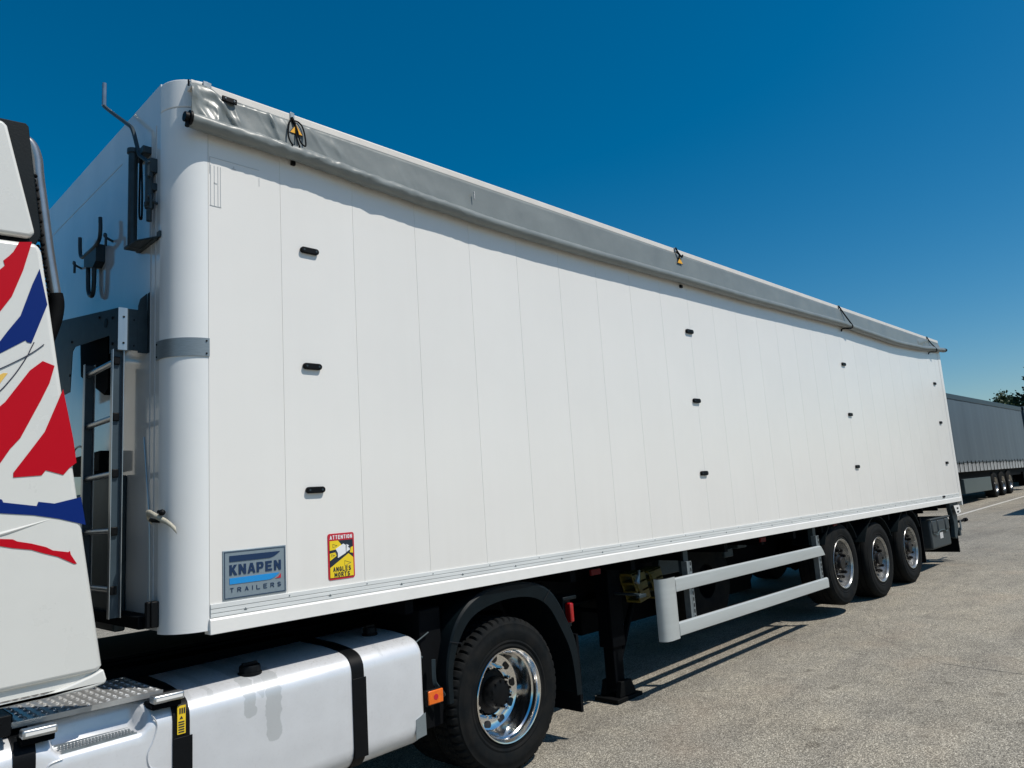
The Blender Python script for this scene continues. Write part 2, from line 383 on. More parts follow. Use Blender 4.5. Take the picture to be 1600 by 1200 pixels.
# ---------------------------------------------------------------- the big white trailer
T=empty('semi_trailer',(6.5,1.27,gz(6.5)),'long white box semi-trailer with grey rolled tarpaulin along its roof edge','trailer')
X0=.068; XR=13.50; RC=.18; XF=X0-RC   # corner post between XF and X0
Z0=1.095; ZT=3.985; W=2.55
# joints
JW=.4881
joints=[i*JW for i in range(1,28) if i*JW<13.35]
# side wall profile (in plan), with real V joints
prof=[(X0+.002,0.0)]
for x in joints: prof+=[(x-.0013,0),(x,.0026),(x+.0013,0)]
prof+=[(XR-.09,0),(XR-.088,-.004),(XR,-.004),(XR,.055),(X0+.002,.055)]
q=MB(); q.prism(prof,1.17,3.96,'z'); q.build('side_wall',M['panel'],T,smooth=20)
q=MB(); q.prism([(x,W-y) for x,y in prof],1.17,3.96,'z'); q.build('side_wall',M['panel'],T,smooth=20)
# front wall
q=MB(); q.box(XF,XF+.05,RC,W-RC,1.13,4.02); q.build('front_wall',M['front'],T)
q=MB(); q.box(XF-.0018,XF+.003,RC+.6,W-RC-.01,3.78,3.783); q.box(XF-.003,XF+.003,.30,.304,1.15,3.80); q.box(XF-.003,XF+.003,.235,.238,1.15,3.80); q.build('front_wall_seam',M['joint'],T)
# corner posts
def corner(sgn,z0,z1,off=0,n=14,ysw=0):
    pts=[];inn=[]
    for i in range(n+1):
        a=math.pi/2*i/n
        cx,cy=X0,RC
        pts.append((cx-(RC+off)*math.sin(a)*1.0, cy-(RC+off)*math.cos(a)))
        inn.append((cx-(RC-.045)*math.sin(a), cy-(RC-.045)*math.cos(a)))
    poly=pts+inn[::-1]
    if sgn<0: poly=[(x,W-y) for x,y in poly]
    return poly
for s_ in (1,-1):
    q=MB(); q.prism(corner(s_,0,0),1.115,3.845,'z'); q.build('corner_post',M['post'],T,smooth=40)
    q=MB(); q.prism(corner(s_,0,0,-.003),3.845,3.848,'z'); q.build('cap_seam',M['galv_dark'],T)
    q=MB(); q.prism(corner(s_,0,0,.001),3.848,4.01,'z')
    q.build('corner_cap',M['post'],T,smooth=40,bevel=.006)
# roof cover (rolled sheet on ridge) closes the top
q=MB(); v=[];fs=[]; n=16
for k in range(n+1):
    t=k/n; y=.03+(W-.06)*t; z=3.955+.02*math.sin(math.pi*t)
    v+=[(X0,y,z),(XR-.03,y,z)]
    if k: fs.append((2*k-2,2*k,2*k+1,2*k-1))
q.add(v,fs); q.build('roof_sheet',M['tarp'],T,solid=.004)
# bottom rails, strip, top rails
for s_ in (0,1):
    def Y(a,b): return (a,b) if s_==0 else (W-b,W-a)
    q=MB(); pr=[(-.016,Z0),(-.016,Z0+.066),(-.008,Z0+.076),(.05,Z0+.076),(.05,Z0)]
    if s_: pr=[(W-a,b) for a,b in pr]
    q.prism(pr,X0-.002,XR+.01,'x'); q.build('bottom_rail',M['rail'],T,bevel=.002)
    q=MB(); y0,y1=Y(-.007,.01)
    for (a,b) in ((1.174,1.191),(1.194,1.213),(1.216,1.238)): q.box(X0+.004,XR-.1,y0,y1,a,b)
    q.build('rivet_strip',M['alu_strip'],T,bevel=.001)
    q=MB(); y0,y1=Y(-.024,.05); q.box(X0-.10,XR-.02,y0,y1,3.938,3.988); q.build('top_rail',M['railtop'],T,bevel=.006)
q=MB()
for k in range(54):
    x=.25+k*.245
    if k%2: q.ball((x,-.008,1.226),.0038,6)
    else: q.box(x-.002,x+.002,-.009,-.004,1.188,1.20); q.box(x-.008,x+.008,-.009,-.004,1.1885,1.1915)
q.build('rivet_row',M['galv'],T)
# rear frame
q=MB(); q.box(XR,XR+.06,-.004,.10,1.02,3.93); q.box(XR,XR+.06,W-.10,W+.004,1.02,3.93); q.box(XR,XR+.06,.10,W-.10,3.80,3.93); q.box(XR,XR+.06,.10,W-.10,1.02,1.14)
q.build('rear_frame',M['rail'],T,bevel=.006)
q=MB(); q.box(XR+.012,XR+.05,.102,W/2-.004,1.142,3.798); q.box(XR+.012,XR+.05,W/2+.004,W-.102,1.142,3.798); q.build('rear_door',M['panel'],T,bevel=.004)
# white filler strip inside trailer floor
q=MB(); q.box(X0,XR,.052,W-.052,1.10,1.16); q.box(XF+.05,X0,RC,W-RC,1.118,1.16); q.build('floor',M['chassis'],T)

# tarp roll centre line
RZ=[(-.07,3.738),(-.04,3.730),(.31,3.727),(.72,3.720),(1.18,3.692),(1.6,3.674),(2.08,3.657),(2.63,3.650),(3.27,3.652),(4.01,3.660),(4.9,3.672),(5.95,3.676),(7.26,3.698),(8.44,3.718),(8.83,3.722),(9.61,3.706),(10.98,3.688),(12.29,3.728),(13.1,3.79),(13.75,3.825)]
def lerp_tab(tab,x):
    if x<=tab[0][0]: return tab[0][1]
    for (a,b),(c,d) in zip(tab,tab[1:]):
        if x<=c:
            t=(x-a)/(c-a); t=t*t*(3-2*t)*.5+t*.5; return b+(d-b)*t
    return tab[-1][1]
def nz(x,y,z,s=1): return noise.noise(Vector((x,y,z))*s)
# tarp sheet
q=MB(); v=[];fs=[]; NX=1100;NT=14
xa,xb=-.045,13.44
def crease(x,z):
    # folds fanning out from the first fixing plate
    s_=0
    if x<2.6:
        rg=lambda a,b,c: 1-2*abs(nz(a,b,c))
        fu=x*.88+(z-3.7)*.47; fv=x*.47-(z-3.7)*.88
        s_-=.012*max(0,rg(fu*6.5,fv*1.1,1.7))**5*math.exp(-max(0,x-.40)*1.9)
        s_-=.004*max(0,rg(fu*15,fv*2.0,4.2))**5*math.exp(-max(0,x-.6)*1.6)
        if x<.30: s_-=.012*max(0,rg(x*8+z*3,z*7-x*4,8.1))**3*(1-x/.30)
        dx=x-.16; dz=3.94-z
        a=math.atan2(dx,dz+.02)
        rr=math.hypot(dx,dz)
        s_+=.008*math.sin(a*7+rr*5+2*nz(x*5,z*5,2))*math.exp(-abs(dx)*1.3)*min(1,rr*7)
        s_+=.010*nz(x*7+z*9,z*7,0)*math.exp(-max(0,x-.5)*1.6)
    s_+=.003*nz(x*2.2+z*3,z*5,3)+.0012*nz((x*1.2-z*3)*4,z*3,9)
    if x>12.2: s_+=.008*math.sin((x-12.2)*6-z*30)
    return s_
for i in range(NX+1):
    t_=i/NX; x=xa+(xb-xa)*(t_**1.25)
    zr=lerp_tab(RZ,x)+.012
    zt=3.968 if x<.06 else (3.968-.034*min(1,(x-.06)/.07))
    if x<0: zt-= .012*(0-x)/.045
    for j in range(NT+1):
        t=j/NT; z=zt+(zr-zt)*t
        y=-.031-.012*t-.5*abs(crease(x,z))+crease(x,z)*.8*min(1,t*4+.1)
        v.append((x,min(y,-.0275),z))
for i in range(NX):
    for j in range(NT):
        a=i*(NT+1)+j; fs.append((a,a+NT+1,a+NT+2,a+1))
q.add(v,fs); TP=q.build('tarpaulin_edge',M['tarp'],T,smooth=80,solid=.0025)
q=MB(); q.box(.15,XR-.06,-.0305,-.0245,3.930,3.9345); q.build('tarp_keder',M['tarp_seam'],T)
# roll
q=MB(); v=[];fs=[]; NX=900;NA=18
for i in range(NX+1):
    x=-.055+(13.66+.055)*i/NX; zr=lerp_tab(RZ,x)
    zc=zr+.0015*nz(x*1.3,0,0); yc=-.057+.001*nz(x*2,5,0)
    A=.0050*math.exp(-max(0,x-.95)*1.4)+.0013
    A=A*min(1,max(.3,x*3))
    for k in range(NA):
        a=2*math.pi*k/NA
        rr=.0405+A*nz(x*16+a*1.2,math.cos(a)*1.5,math.sin(a)*1.5)+.4*A*nz(x*45,math.cos(a)*2,a*1.0 if a<math.pi else (2*math.pi-a))
        rr+=.002*math.cos(a*2+1)+A*.9*max(0,1-2.2*abs(nz(x*9+a*.9,math.sin(a)*1.2,7)))**2
        v.append((x,yc+rr*math.cos(a),zc+rr*math.sin(a)))
for i in range(NX):
    for k in range(NA):
        fs.append((i*NA+k,i*NA+(k+1)%NA,(i+1)*NA+(k+1)%NA,(i+1)*NA+k))
q.add(v,fs); q.build('tarpaulin_roll',M['tarp'],T,smooth=80)
q=MB(); z_=lerp_tab(RZ,-.06)
q.tube([(-.062,-.066,z_),(-.048,-.066,z_)],.040,20); q.tube([(-.085,-.066,z_),(-.060,-.066,z_)],.027,16); q.tube([(-.070,-.066,z_-.052),(-.066,-.066,z_-.02)],.012,8)
z2=lerp_tab(RZ,13.7); q.tube([(13.62,-.066,z2),(13.70,-.066,z2),(13.76,-.066,z2+.01)],[.036,.034,.028],14)
q.build('roll_end_cap',[M['blk']],T,bevel=.002)
# gold/light seams on sheet
q=MB(); 
for x in (1.98,12.55): q.box(x-.003,x+.003,-.062,-.054,3.80,3.86)
q.build('tarp_repair_mark',M['label'],T)

# bungee straps with clips and warning triangles
def straps(x,kind):
    q=MB(); q.box(x-.014,x+.014,-.030,-.0245,3.945,3.995); q.build('strap_clip',M['galv'],T,bevel=.002)
    q=MB(); zr=lerp_tab(RZ,x)
    if kind==0:
        p1=[(.548,-.036,3.945),(.533,-.050,3.925),(.521,-.056,3.890),(.513,-.062,3.830),(.513,-.078,3.785),(.520,-.100,3.748)]
        p2=[(.550,-.038,3.945),(.562,-.052,3.915),(.575,-.060,3.865),(.582,-.068,3.815),(.588,-.082,3.785),(.602,-.090,3.771),(.614,-.082,3.785),(.620,-.068,3.83),(.619,-.058,3.875),(.609,-.052,3.915),(.590,-.044,3.937),(.566,-.038,3.942)]
        p3=[(.560,-.050,3.925),(.567,-.058,3.88),(.566,-.066,3.82),(.565,-.098,3.752)]
        for p_ in (p1,p2,p3): q.tube(smooth_path(p_),.0048,8)
        q.tube([(.551,-.038,3.955),(.562,-.05,3.915)],.009,8)
    elif kind==1:
        q.tube(smooth_path([(x,-.04,3.99),(x+.01,-.05,3.95),(x+.06,-.06,3.90),(x+.10,-.05,3.93)]),.008,8)
        q.tube(smooth_path([(x,-.04,3.95),(x+.03,-.055,3.92),(x+.02,-.05,3.88)]),.009,8)
    else:
        zb=zr-.05
        q.tube(smooth_path([(x,-.032,3.985),(x+.10,-.055,3.88),(x+.21,-.092,zr+.03),(x+.24,-.1,zr-.01),(x+.20,-.085,zr-.042),(x+.04,-.03,zb-.005),(x+.035,-.012,zb-.04)]),.009,8)
    q.build('elastic_strap',M['blk_rub'],T)
    if kind<2:
        s_=.62 if kind==0 else .70; cx=x+.010 if kind==0 else x+.04; cz=3.875 if kind==0 else 3.858; yy=-.050 if kind==0 else -.046
        t=MB(); a=.075*s_; hh=.075*s_
        t.prism([(cx-a,cz-hh*.55),(cx+a,cz-hh*.55),(cx,cz+hh*.9)],yy-.002,yy); tr=t.build('warning_triangle',M['sdark'],T)
        a*=.84;hh*=.84; t=MB(); t.prism([(cx-a,cz-hh*.55),(cx+a,cz-hh*.55),(cx,cz+hh*.88)],yy-.0045,yy-.0022); t2=t.build('triangle_face',M['warn'],tr); t2.matrix_parent_inverse=T.matrix_world.inverted() @ Matrix() if False else t2.matrix_parent_inverse
def smooth_path(p,n=5):
    P=[Vector(a) for a in p]; out=[]
    for i in range(len(P)-1):
        a=P[max(i-1,0)];b=P[i];c=P[i+1];d=P[min(i+2,len(P)-1)]
        for k in range(n):
            t=k/n
            out.append(.5*((2*b)+(-a+c)*t+(2*a-5*b+4*c-d)*t*t+(-a+3*b-3*c+d)*t**3))
    out.append(P[-1]); return out
straps(.560,0); straps(4.70,1); straps(8.83,2); straps(12.80,2)
q=MB(); q.box(.124,.210,-.058,-.046,3.904,3.938); o=q.build('fixing_plate',M['blk'],T,bevel=.006)
q=MB(); q.ball((.142,-.058,3.922),.006,6); q.ball((.192,-.058,3.920),.006,6); q.build('plate_screw',M['galv'],o)
q=MB(); q.box(.03,.075,-.034,-.022,3.965,3.995); q.build('rail_clip',M['galv'],T,bevel=.002)
q=MB(); q.tube([(-.048,-.032,3.938),(-.048,-.032,3.972)],.005,6); q.build('keder_pin',M['blk'],T)

# black oval side fixings
def oval(x,z,wd=.118,h=.034,d=.018):
    q=MB(); n=10; pl=[]
    for k in range(n+1):
        a=-math.pi/2+math.pi*k/n; pl.append((x+wd/2-h/2+math.cos(a)*h/2,z+math.sin(a)*h/2))
    for k in range(n+1):
        a=math.pi/2+math.pi*k/n; pl.append((x-wd/2+h/2+math.cos(a)*h/2,z+math.sin(a)*h/2))
    q.prism(pl,-d,.001); o=q.build('oval_handle_plate',M['blk'],T,bevel=.004)
    s_=MB(); 
    for sx in (-1,1): s_.tube([(x+sx*(wd/2-h*.55),-d-.0025,z),(x+sx*(wd/2-h*.55),-d+.001,z)],.006,10)
    s_.build('screw',M['galv_dark'],o)
for x in (.664,4.849,8.792,12.95):
    for z in (3.166,2.476,1.775): oval(x,z,.118 if x<2 else .13,.036 if x<2 else .042,.020)
oval(12.46,1.215,.13,.03)
q=MB(); q.box(.556,.582,-.02,.0,3.672,3.700); q.build('strap_hook',M['blk'],T,bevel=.004)
q=MB(); q.box(4.755,4.795,-.02,.0,3.60,3.63); q.build('strap_hook',M['blk'],T,bevel=.004)

# faint printed panel marks near front top
q=MB()
def line(x0,z0,x1,z1,t=.0022):
    if abs(x0-x1)<1e-6: q.box(x0-t/2,x0+t/2,-.0022,0,min(z0,z1),max(z0,z1))
    else: q.box(min(x0,x1),max(x0,x1),-.0022,0,z0-t/2,z0+t/2)
line(.078,3.585,.36,3.585); line(.078,3.49,.078,3.585); line(.36,3.49,.36,3.54)
for x in (.083,.103,.123,.137): line(x,3.31,x,3.54,.003)
line(.078,3.31,.14,3.31,.004); line(.10,3.44,.118,3.44,.005); line(.20,3.55,.225,3.55,.003); line(.212,3.55,.212,3.566,.003)
q.build('panel_marking',M['joint'],T)

# metal band round the corner
q=MB(); poly=[]; inn=[]
for i in range(15):
    a=math.pi/2*i/14; poly.append((X0-(RC+.006)*math.sin(a),RC-(RC+.006)*math.cos(a))); inn.append((X0-(RC+.0005)*math.sin(a),RC-(RC+.0005)*math.cos(a)))
poly=[(X0+.004,-.006)]+poly+[(XF-.006,RC+.03)]; inn=[(X0+.004,-.0005)]+inn+[(XF-.0005,RC+.03)]
q.prism(poly+inn[::-1],2.482,2.578,'z'); o=q.build('corner_band',M['band'],T,smooth=30)
q=MB()
for z in (2.497,2.563):
    q.ball((X0-.012,-.007,z),.005,6); q.ball((XF-.006,RC+.015,z),.005,6)
q.build('band_rivet',M['blk'],o)

# maker's plate
pl=MB(); pl.box(.134,.480,-.005,0,1.247,1.490); SP=pl.build('maker_plate',M['sign_grey'],T,bevel=.002)
Ti=T.matrix_world.inverted()
q=MB(); X1,X2,Z1,Z2=.142,.472,1.254,1.483
for a,b,c,d in ((X1,X2,Z1,Z1+.0025),(X1,X2,Z2-.0025,Z2),(X1,X1+.0025,Z1,Z2),(X2-.0025,X2,Z1,Z2)): q.box(a,b,-.0075,-.005,c,d)
q.build('plate_border',M['navy'],SP)
q=MB(); n=8
sw=[(.168,1.462),(.445,1.462)]+[(.445-.068*t,1.462-.030*(1-(1-t)**2)) for t in [k/n for k in range(1,n+1)]]+[(.168,1.432)]
q.prism(sw,-.0075,-.0048); q.build('navy_swoosh',M['navy'],SP)
sw=[(.168,1.352),(.438,1.352)]+[(.438-.062*t,1.352-.030*(1-(1-t)**2)) for t in [k/n for k in range(1,n+1)]]+[(.168,1.322)]
q=MB(); q.prism(sw,-.0075,-.0048); q.build('light_blue_swoosh',M['sky_b'],SP)
q=MB(); q.prism([(.447,1.346),(.447,1.324),(.416,1.324),(.433,1.331)],-.0075,-.0048); q.build('red_corner_mark',M['sred'],SP)
GL={'K':[[(0,0),(0,1),(.33,1),(.33,0)],[(.33,.66),(.62,1),(1.02,1),(.62,.55),(1.05,0),(.66,0),(.40,.36),(.33,.29)]],
'N':[[(0,0),(0,1),(.32,1),(.70,.48),(.70,1),(1.02,1),(1.02,0),(.72,0),(.32,.53),(.32,0)]],
'A':[[(-.03,0),(.34,1),(.52,1),(.52,.70),(.42,.40),(.52,.40),(.52,.19),(.35,.19),(.29,0)],[(1.07,0),(.70,1),(.52,1),(.52,.70),(.62,.40),(.52,.40),(.52,.19),(.69,.19),(.75,0)]],
'P':[[(0,0),(0,1),(.33,1),(.33,0)],[(.33,1),(.72,1),(.93,.91),(1,.68),(.93,.44),(.72,.33),(.33,.33),(.33,.53),(.62,.53),(.68,.66),(.62,.79),(.33,.79)]],
'E':[[(0,0),(0,1),(.92,1),(.92,.77),(.33,.77),(.33,.61),(.85,.61),(.85,.40),(.33,.40),(.33,.23),(.94,.23),(.94,0)]]}
x_=.168; lw=.0385
for ch_ in 'KNAPEN':
    q=MB()
    for pg in GL[ch_]: q.prism([(x_+a*lw,1.366+b*.051) for a,b in pg],-.0078,-.0048)
    q.build('name_letter',M['navy'],SP,smooth=0,split=False); x_+=lw*1.02+.0090


SF={'A':[[(0,0),(.5,1),(1,0)],[(.2,.33),(.8,.33)]],'N':[[(0,0),(0,1),(1,0),(1,1)]],'L':[[(0,1),(0,0),(1,0)]],'E':[[(1,1),(0,1),(0,0),(1,0)],[(0,.52),(.85,.52)]],
'T':[[(0,1),(1,1)],[(.5,1),(.5,0)]],'I':[[(.5,0),(.5,1)]],'M':[[(0,0),(0,1),(.5,.25),(1,1),(1,0)]],
'O':[[(.5,1),(.15,.88),(0,.5),(.15,.12),(.5,0),(.85,.12),(1,.5),(.85,.88),(.5,1)]],'S':[[(.95,.86),(.5,1),(.08,.86),(.08,.62),(.5,.50),(.95,.38),(.93,.12),(.5,0),(.04,.14)]],
'G':[[(.95,.84),(.5,1),(.12,.86),(0,.5),(.12,.14),(.5,0),(.98,.14),(.98,.48),(.55,.48)]],'R':[[(0,0),(0,1),(.7,1),(.95,.88),(.95,.62),(.7,.50),(0,.50)],[(.5,.50),(1,0)]]}
def strokes(txt,x0,x1,z0,z1,y,w_,gap,m,parent,name='letter'):
    n=len(txt); ws=[.25 if c=='I' else (1.15 if c=='M' else 1) for c in txt]; tot=sum(ws)+gap*(n-1); u=(x1-x0)/tot; x=x0
    for c,cw in zip(txt,ws):
        q=MB(); k=0
        for pl in SF[c]:
            P=[(x+w_/2+a*(u*cw-w_),z0+w_/2+b*(z1-z0-w_)) for a,b in pl]
            for (ax_,az_),(bx2,bz_) in zip(P,P[1:]):
                L=math.hypot(bx2-ax_,bz_-az_); dx,dz=(bx2-ax_)/L*w_/2,(bz_-az_)/L*w_/2; k+=1
                e=.6; yy=y-.00008*k
                q.prism([(ax_-dx*e-dz,az_-dz*e+dx),(bx2+dx*e-dz,bz_+dz*e+dx),(bx2+dx*e+dz,bz_+dz*e-dx),(ax_-dx*e+dz,az_-dz*e-dx)],yy,y+.0012)
        q.build(name,m,parent,smooth=0,split=False); x+=u*(cw+gap)
strokes('TRAILERS',.170,.447,1.281,1.304,-.0074,.0033,.95,M['navy'],SP)
# blind-spot warning sticker
def rrect(x0,x1,z0,z1,rr,n=5):
    p=[]
    for cx,cz,a0 in ((x1-rr,z1-rr,0),(x0+rr,z1-rr,90),(x0+rr,z0+rr,180),(x1-rr,z0+rr,270)):
        for k in range(n+1):
            a=R(a0+90*k/n); p.append((cx+rr*math.cos(a),cz+rr*math.sin(a)))
    return p
ax,bx_,az,bz=.736,.908,1.272,1.526
q=MB(); q.prism(rrect(ax,bx_,az,bz,.014),-.0030,0); ST=q.build('warning_sticker',M['sred'],T)
q=MB(); q.prism([(ax+.010,az+.012),(bx_-.010,az+.012),(bx_-.010,bz-.040),(ax+.010,bz-.040)],-.0048,-.0030); SD=q.build('sticker_ground',M['sdark'],ST)
def U(a,b): return (ax+.010+a*(bx_-ax-.020), az+.012+b*(bz-az-.052))
q=MB()
for pg in ([(0,0),(1,0),(1,.50),(.80,.62),(0,.27)],[(0,1),(.36,1),(.52,.86),(.26,.76),(0,.74)],[(0,.66),(.22,.68),(.32,.60),(0,.46)],[(.90,.78),(1,.80),(1,.62),(.86,.64)]):
    q.prism([U(a,b) for a,b in pg],-.0060,-.0046)
q.build('yellow_field',M['syel'],ST)
q=MB(); q.prism([U(.26,.64),U(.33,.52),U(.68,.64),U(.68,.86),U(.58,.90),U(.24,.77)],-.0076,-.0058); q.prism([U(.70,.66),U(.86,.72),U(.82,.84),U(.72,.88)],-.0076,-.0058)
q.build('truck_picture',M['swhite'],ST)
q=MB(); q.prism([U(.24,.77),U(.27,.63),U(.33,.53),U(.33,.66)],-.0086,-.0074); q.prism([U(.78,.80),U(.84,.77),U(.84,.81),U(.80,.83)],-.0086,-.0074)
for (cx,cz,s_) in ((.72,.36,1.0),(.20,.86,.7),(.12,.60,.5)):
    a,b,c_=U(cx-.10*s_,cz+.10*s_*.7),U(cx-.10*s_,cz-.10*s_*.7),U(cx+.17*s_,cz)
    for p0,p1 in ((a,b),(b,c_),(c_,a)):
        q.tube([(p0[0],-.0064,p0[1]),(p1[0],-.0064,p1[1])],.0009,4)
q.build('picture_lines',M['sdark'],ST)
strokes('ATTENTION',ax+.013,bx_-.013,bz-.033,bz-.010,-.0042,.0042,.30,M['swhite'],ST)
strokes('ANGLES',U(.12,0)[0],U(.88,0)[0],U(0,.155)[1],U(0,.285)[1],-.0072,.0046,.30,M['sdark'],ST)
strokes('MORTS',U(.17,0)[0],U(.83,0)[0],U(0,.01)[1],U(0,.135)[1],-.0072,.0046,.30,M['sdark'],ST)

# ---- things fixed to the front wall
q=MB()
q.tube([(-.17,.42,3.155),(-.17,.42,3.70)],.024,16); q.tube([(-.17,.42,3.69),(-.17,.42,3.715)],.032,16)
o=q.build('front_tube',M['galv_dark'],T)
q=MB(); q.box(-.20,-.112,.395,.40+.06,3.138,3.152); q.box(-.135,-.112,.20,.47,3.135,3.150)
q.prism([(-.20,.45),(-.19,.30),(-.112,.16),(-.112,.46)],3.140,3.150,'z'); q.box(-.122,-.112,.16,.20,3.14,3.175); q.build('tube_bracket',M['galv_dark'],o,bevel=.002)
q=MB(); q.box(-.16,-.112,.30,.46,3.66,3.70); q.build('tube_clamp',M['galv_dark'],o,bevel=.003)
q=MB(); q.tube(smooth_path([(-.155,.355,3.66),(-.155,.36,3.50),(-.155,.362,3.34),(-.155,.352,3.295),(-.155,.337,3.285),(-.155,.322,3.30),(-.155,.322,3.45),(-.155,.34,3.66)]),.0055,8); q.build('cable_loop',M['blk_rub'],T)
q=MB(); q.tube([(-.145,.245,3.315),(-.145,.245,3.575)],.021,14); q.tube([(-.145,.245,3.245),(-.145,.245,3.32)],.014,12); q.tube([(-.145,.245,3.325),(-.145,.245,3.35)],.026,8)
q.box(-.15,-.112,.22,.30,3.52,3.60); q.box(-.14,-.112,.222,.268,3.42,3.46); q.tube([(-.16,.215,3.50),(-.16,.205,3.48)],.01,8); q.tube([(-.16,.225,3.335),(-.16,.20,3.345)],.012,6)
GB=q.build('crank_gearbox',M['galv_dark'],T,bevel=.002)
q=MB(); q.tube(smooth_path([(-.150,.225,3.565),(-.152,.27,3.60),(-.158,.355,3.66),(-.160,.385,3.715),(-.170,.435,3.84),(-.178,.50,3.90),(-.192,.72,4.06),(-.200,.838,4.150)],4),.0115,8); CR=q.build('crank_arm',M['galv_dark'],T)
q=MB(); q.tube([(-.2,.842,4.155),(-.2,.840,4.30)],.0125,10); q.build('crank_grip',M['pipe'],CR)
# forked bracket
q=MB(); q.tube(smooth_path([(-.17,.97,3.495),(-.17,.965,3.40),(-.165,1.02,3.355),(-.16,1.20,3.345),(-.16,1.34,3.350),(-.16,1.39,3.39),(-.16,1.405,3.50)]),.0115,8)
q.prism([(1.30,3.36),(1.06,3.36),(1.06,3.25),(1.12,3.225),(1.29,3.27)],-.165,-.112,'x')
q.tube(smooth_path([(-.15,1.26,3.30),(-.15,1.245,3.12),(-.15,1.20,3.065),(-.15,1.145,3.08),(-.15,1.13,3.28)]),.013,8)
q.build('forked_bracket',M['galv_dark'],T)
for y_,z_ in ((.89,3.35),(1.50,3.345),(.125,3.35)):
    q=MB(); x_=-.135 if y_>.2 else XF-.02
    yy=y_+ (.06 if y_<.2 else 0)
    q.tube(smooth_path([(XF,yy+.03,z_-.01),(x_-.02,yy+.03,z_+.01),(x_-.03,yy+.01,z_+.02),(x_-.03,yy-.012,z_+.005),(x_-.03,yy-.012,z_-.06)]),.0075,7); q.build('wall_hook',M['galv_dark'],T)
# door-frame bracket
YB=.345
q=MB()
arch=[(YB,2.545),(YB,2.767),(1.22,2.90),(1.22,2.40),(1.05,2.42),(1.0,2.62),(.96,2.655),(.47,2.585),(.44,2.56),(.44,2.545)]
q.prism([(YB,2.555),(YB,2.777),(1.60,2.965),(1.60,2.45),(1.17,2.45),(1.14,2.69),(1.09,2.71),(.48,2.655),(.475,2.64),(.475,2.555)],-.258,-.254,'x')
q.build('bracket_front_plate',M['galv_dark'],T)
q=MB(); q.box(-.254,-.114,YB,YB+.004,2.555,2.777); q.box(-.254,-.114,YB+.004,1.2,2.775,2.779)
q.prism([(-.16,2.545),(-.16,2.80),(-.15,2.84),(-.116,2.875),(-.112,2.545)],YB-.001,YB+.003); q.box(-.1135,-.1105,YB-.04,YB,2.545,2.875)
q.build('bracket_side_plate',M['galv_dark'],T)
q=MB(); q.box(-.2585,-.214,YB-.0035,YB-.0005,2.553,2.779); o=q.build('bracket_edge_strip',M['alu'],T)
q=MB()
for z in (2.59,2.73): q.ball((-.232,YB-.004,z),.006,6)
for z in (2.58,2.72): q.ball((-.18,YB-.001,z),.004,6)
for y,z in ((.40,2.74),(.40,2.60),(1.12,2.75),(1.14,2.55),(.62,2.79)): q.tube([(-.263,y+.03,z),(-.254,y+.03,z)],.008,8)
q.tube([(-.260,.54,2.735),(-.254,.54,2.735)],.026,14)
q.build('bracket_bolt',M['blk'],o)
# ladder
YL0,YL1=.352,.845
for y_,nm in ((YL0,1),(YL1,-1)):
    yb=y_+(.03 if nm==1 else -.03)
    q=MB()
    a,b=sorted((y_,y_+.003*nm)); q.box(-.2755,-.2265,a+.026*(nm==1),b+.026*(nm==1),1.20,2.555); wb=q.build('stile_web',M['web'],T)
    q=MB(); a,b=sorted((y_,yb)); q.box(-.2785,-.2755,a,b,1.20,2.555); q.box(-.2265,-.223,a,b,1.20,2.555)
    st=q.build('ladder_stile',M['alu'],T)
    if nm==1:
        q=MB()
        for z in (2.50,2.205,1.915,1.625,1.335): q.box(-.270,-.238,y_+.012,y_+.027,z-.022,z+.020)
        q.build('rung_end_plug',M['blk'],st,bevel=.004)
for z in (2.50,2.205,1.915,1.625,1.335):
    q=MB(); q.tube([(-.251,YL0+.026,z),(-.251,YL1-.004,z)],.0155,12); q.build('ladder_rung',M['alu'],T)
# behind ladder: dark flat panel on the wall, boxes
q=MB(); q.prism([(1.40,2.88),(.86,2.77),(.84,2.43),(.91,2.40),(1.36,2.58)],-.15,-.112,'x'); q.build('dark_wall_panel',M['chassis'],T,bevel=.004)
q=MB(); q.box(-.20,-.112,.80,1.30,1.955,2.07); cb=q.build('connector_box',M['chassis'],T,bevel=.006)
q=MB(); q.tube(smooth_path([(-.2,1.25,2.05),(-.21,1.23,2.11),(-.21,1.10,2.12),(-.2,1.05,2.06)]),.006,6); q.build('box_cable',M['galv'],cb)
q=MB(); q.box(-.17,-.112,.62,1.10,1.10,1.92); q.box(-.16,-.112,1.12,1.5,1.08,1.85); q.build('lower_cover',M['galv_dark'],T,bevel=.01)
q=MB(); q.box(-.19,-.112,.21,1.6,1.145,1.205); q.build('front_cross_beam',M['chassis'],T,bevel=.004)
q=MB(); q.box(-.150,-.112,.155,.205,1.15,1.275); q.tube([(-.155,.18,1.15),(-.155,.18,1.275)],.016,10); q.build('front_hinge',M['blk'],T,bevel=.006)
q=MB(); q.tube(smooth_path([(XF-.004,.37,2.10),(XF-.004,.33,1.9),(XF-.004,.285,1.64),(XF-.004,.265,1.22)]),.0035,6); q.build('front_wall_wire',M['alu'],T)
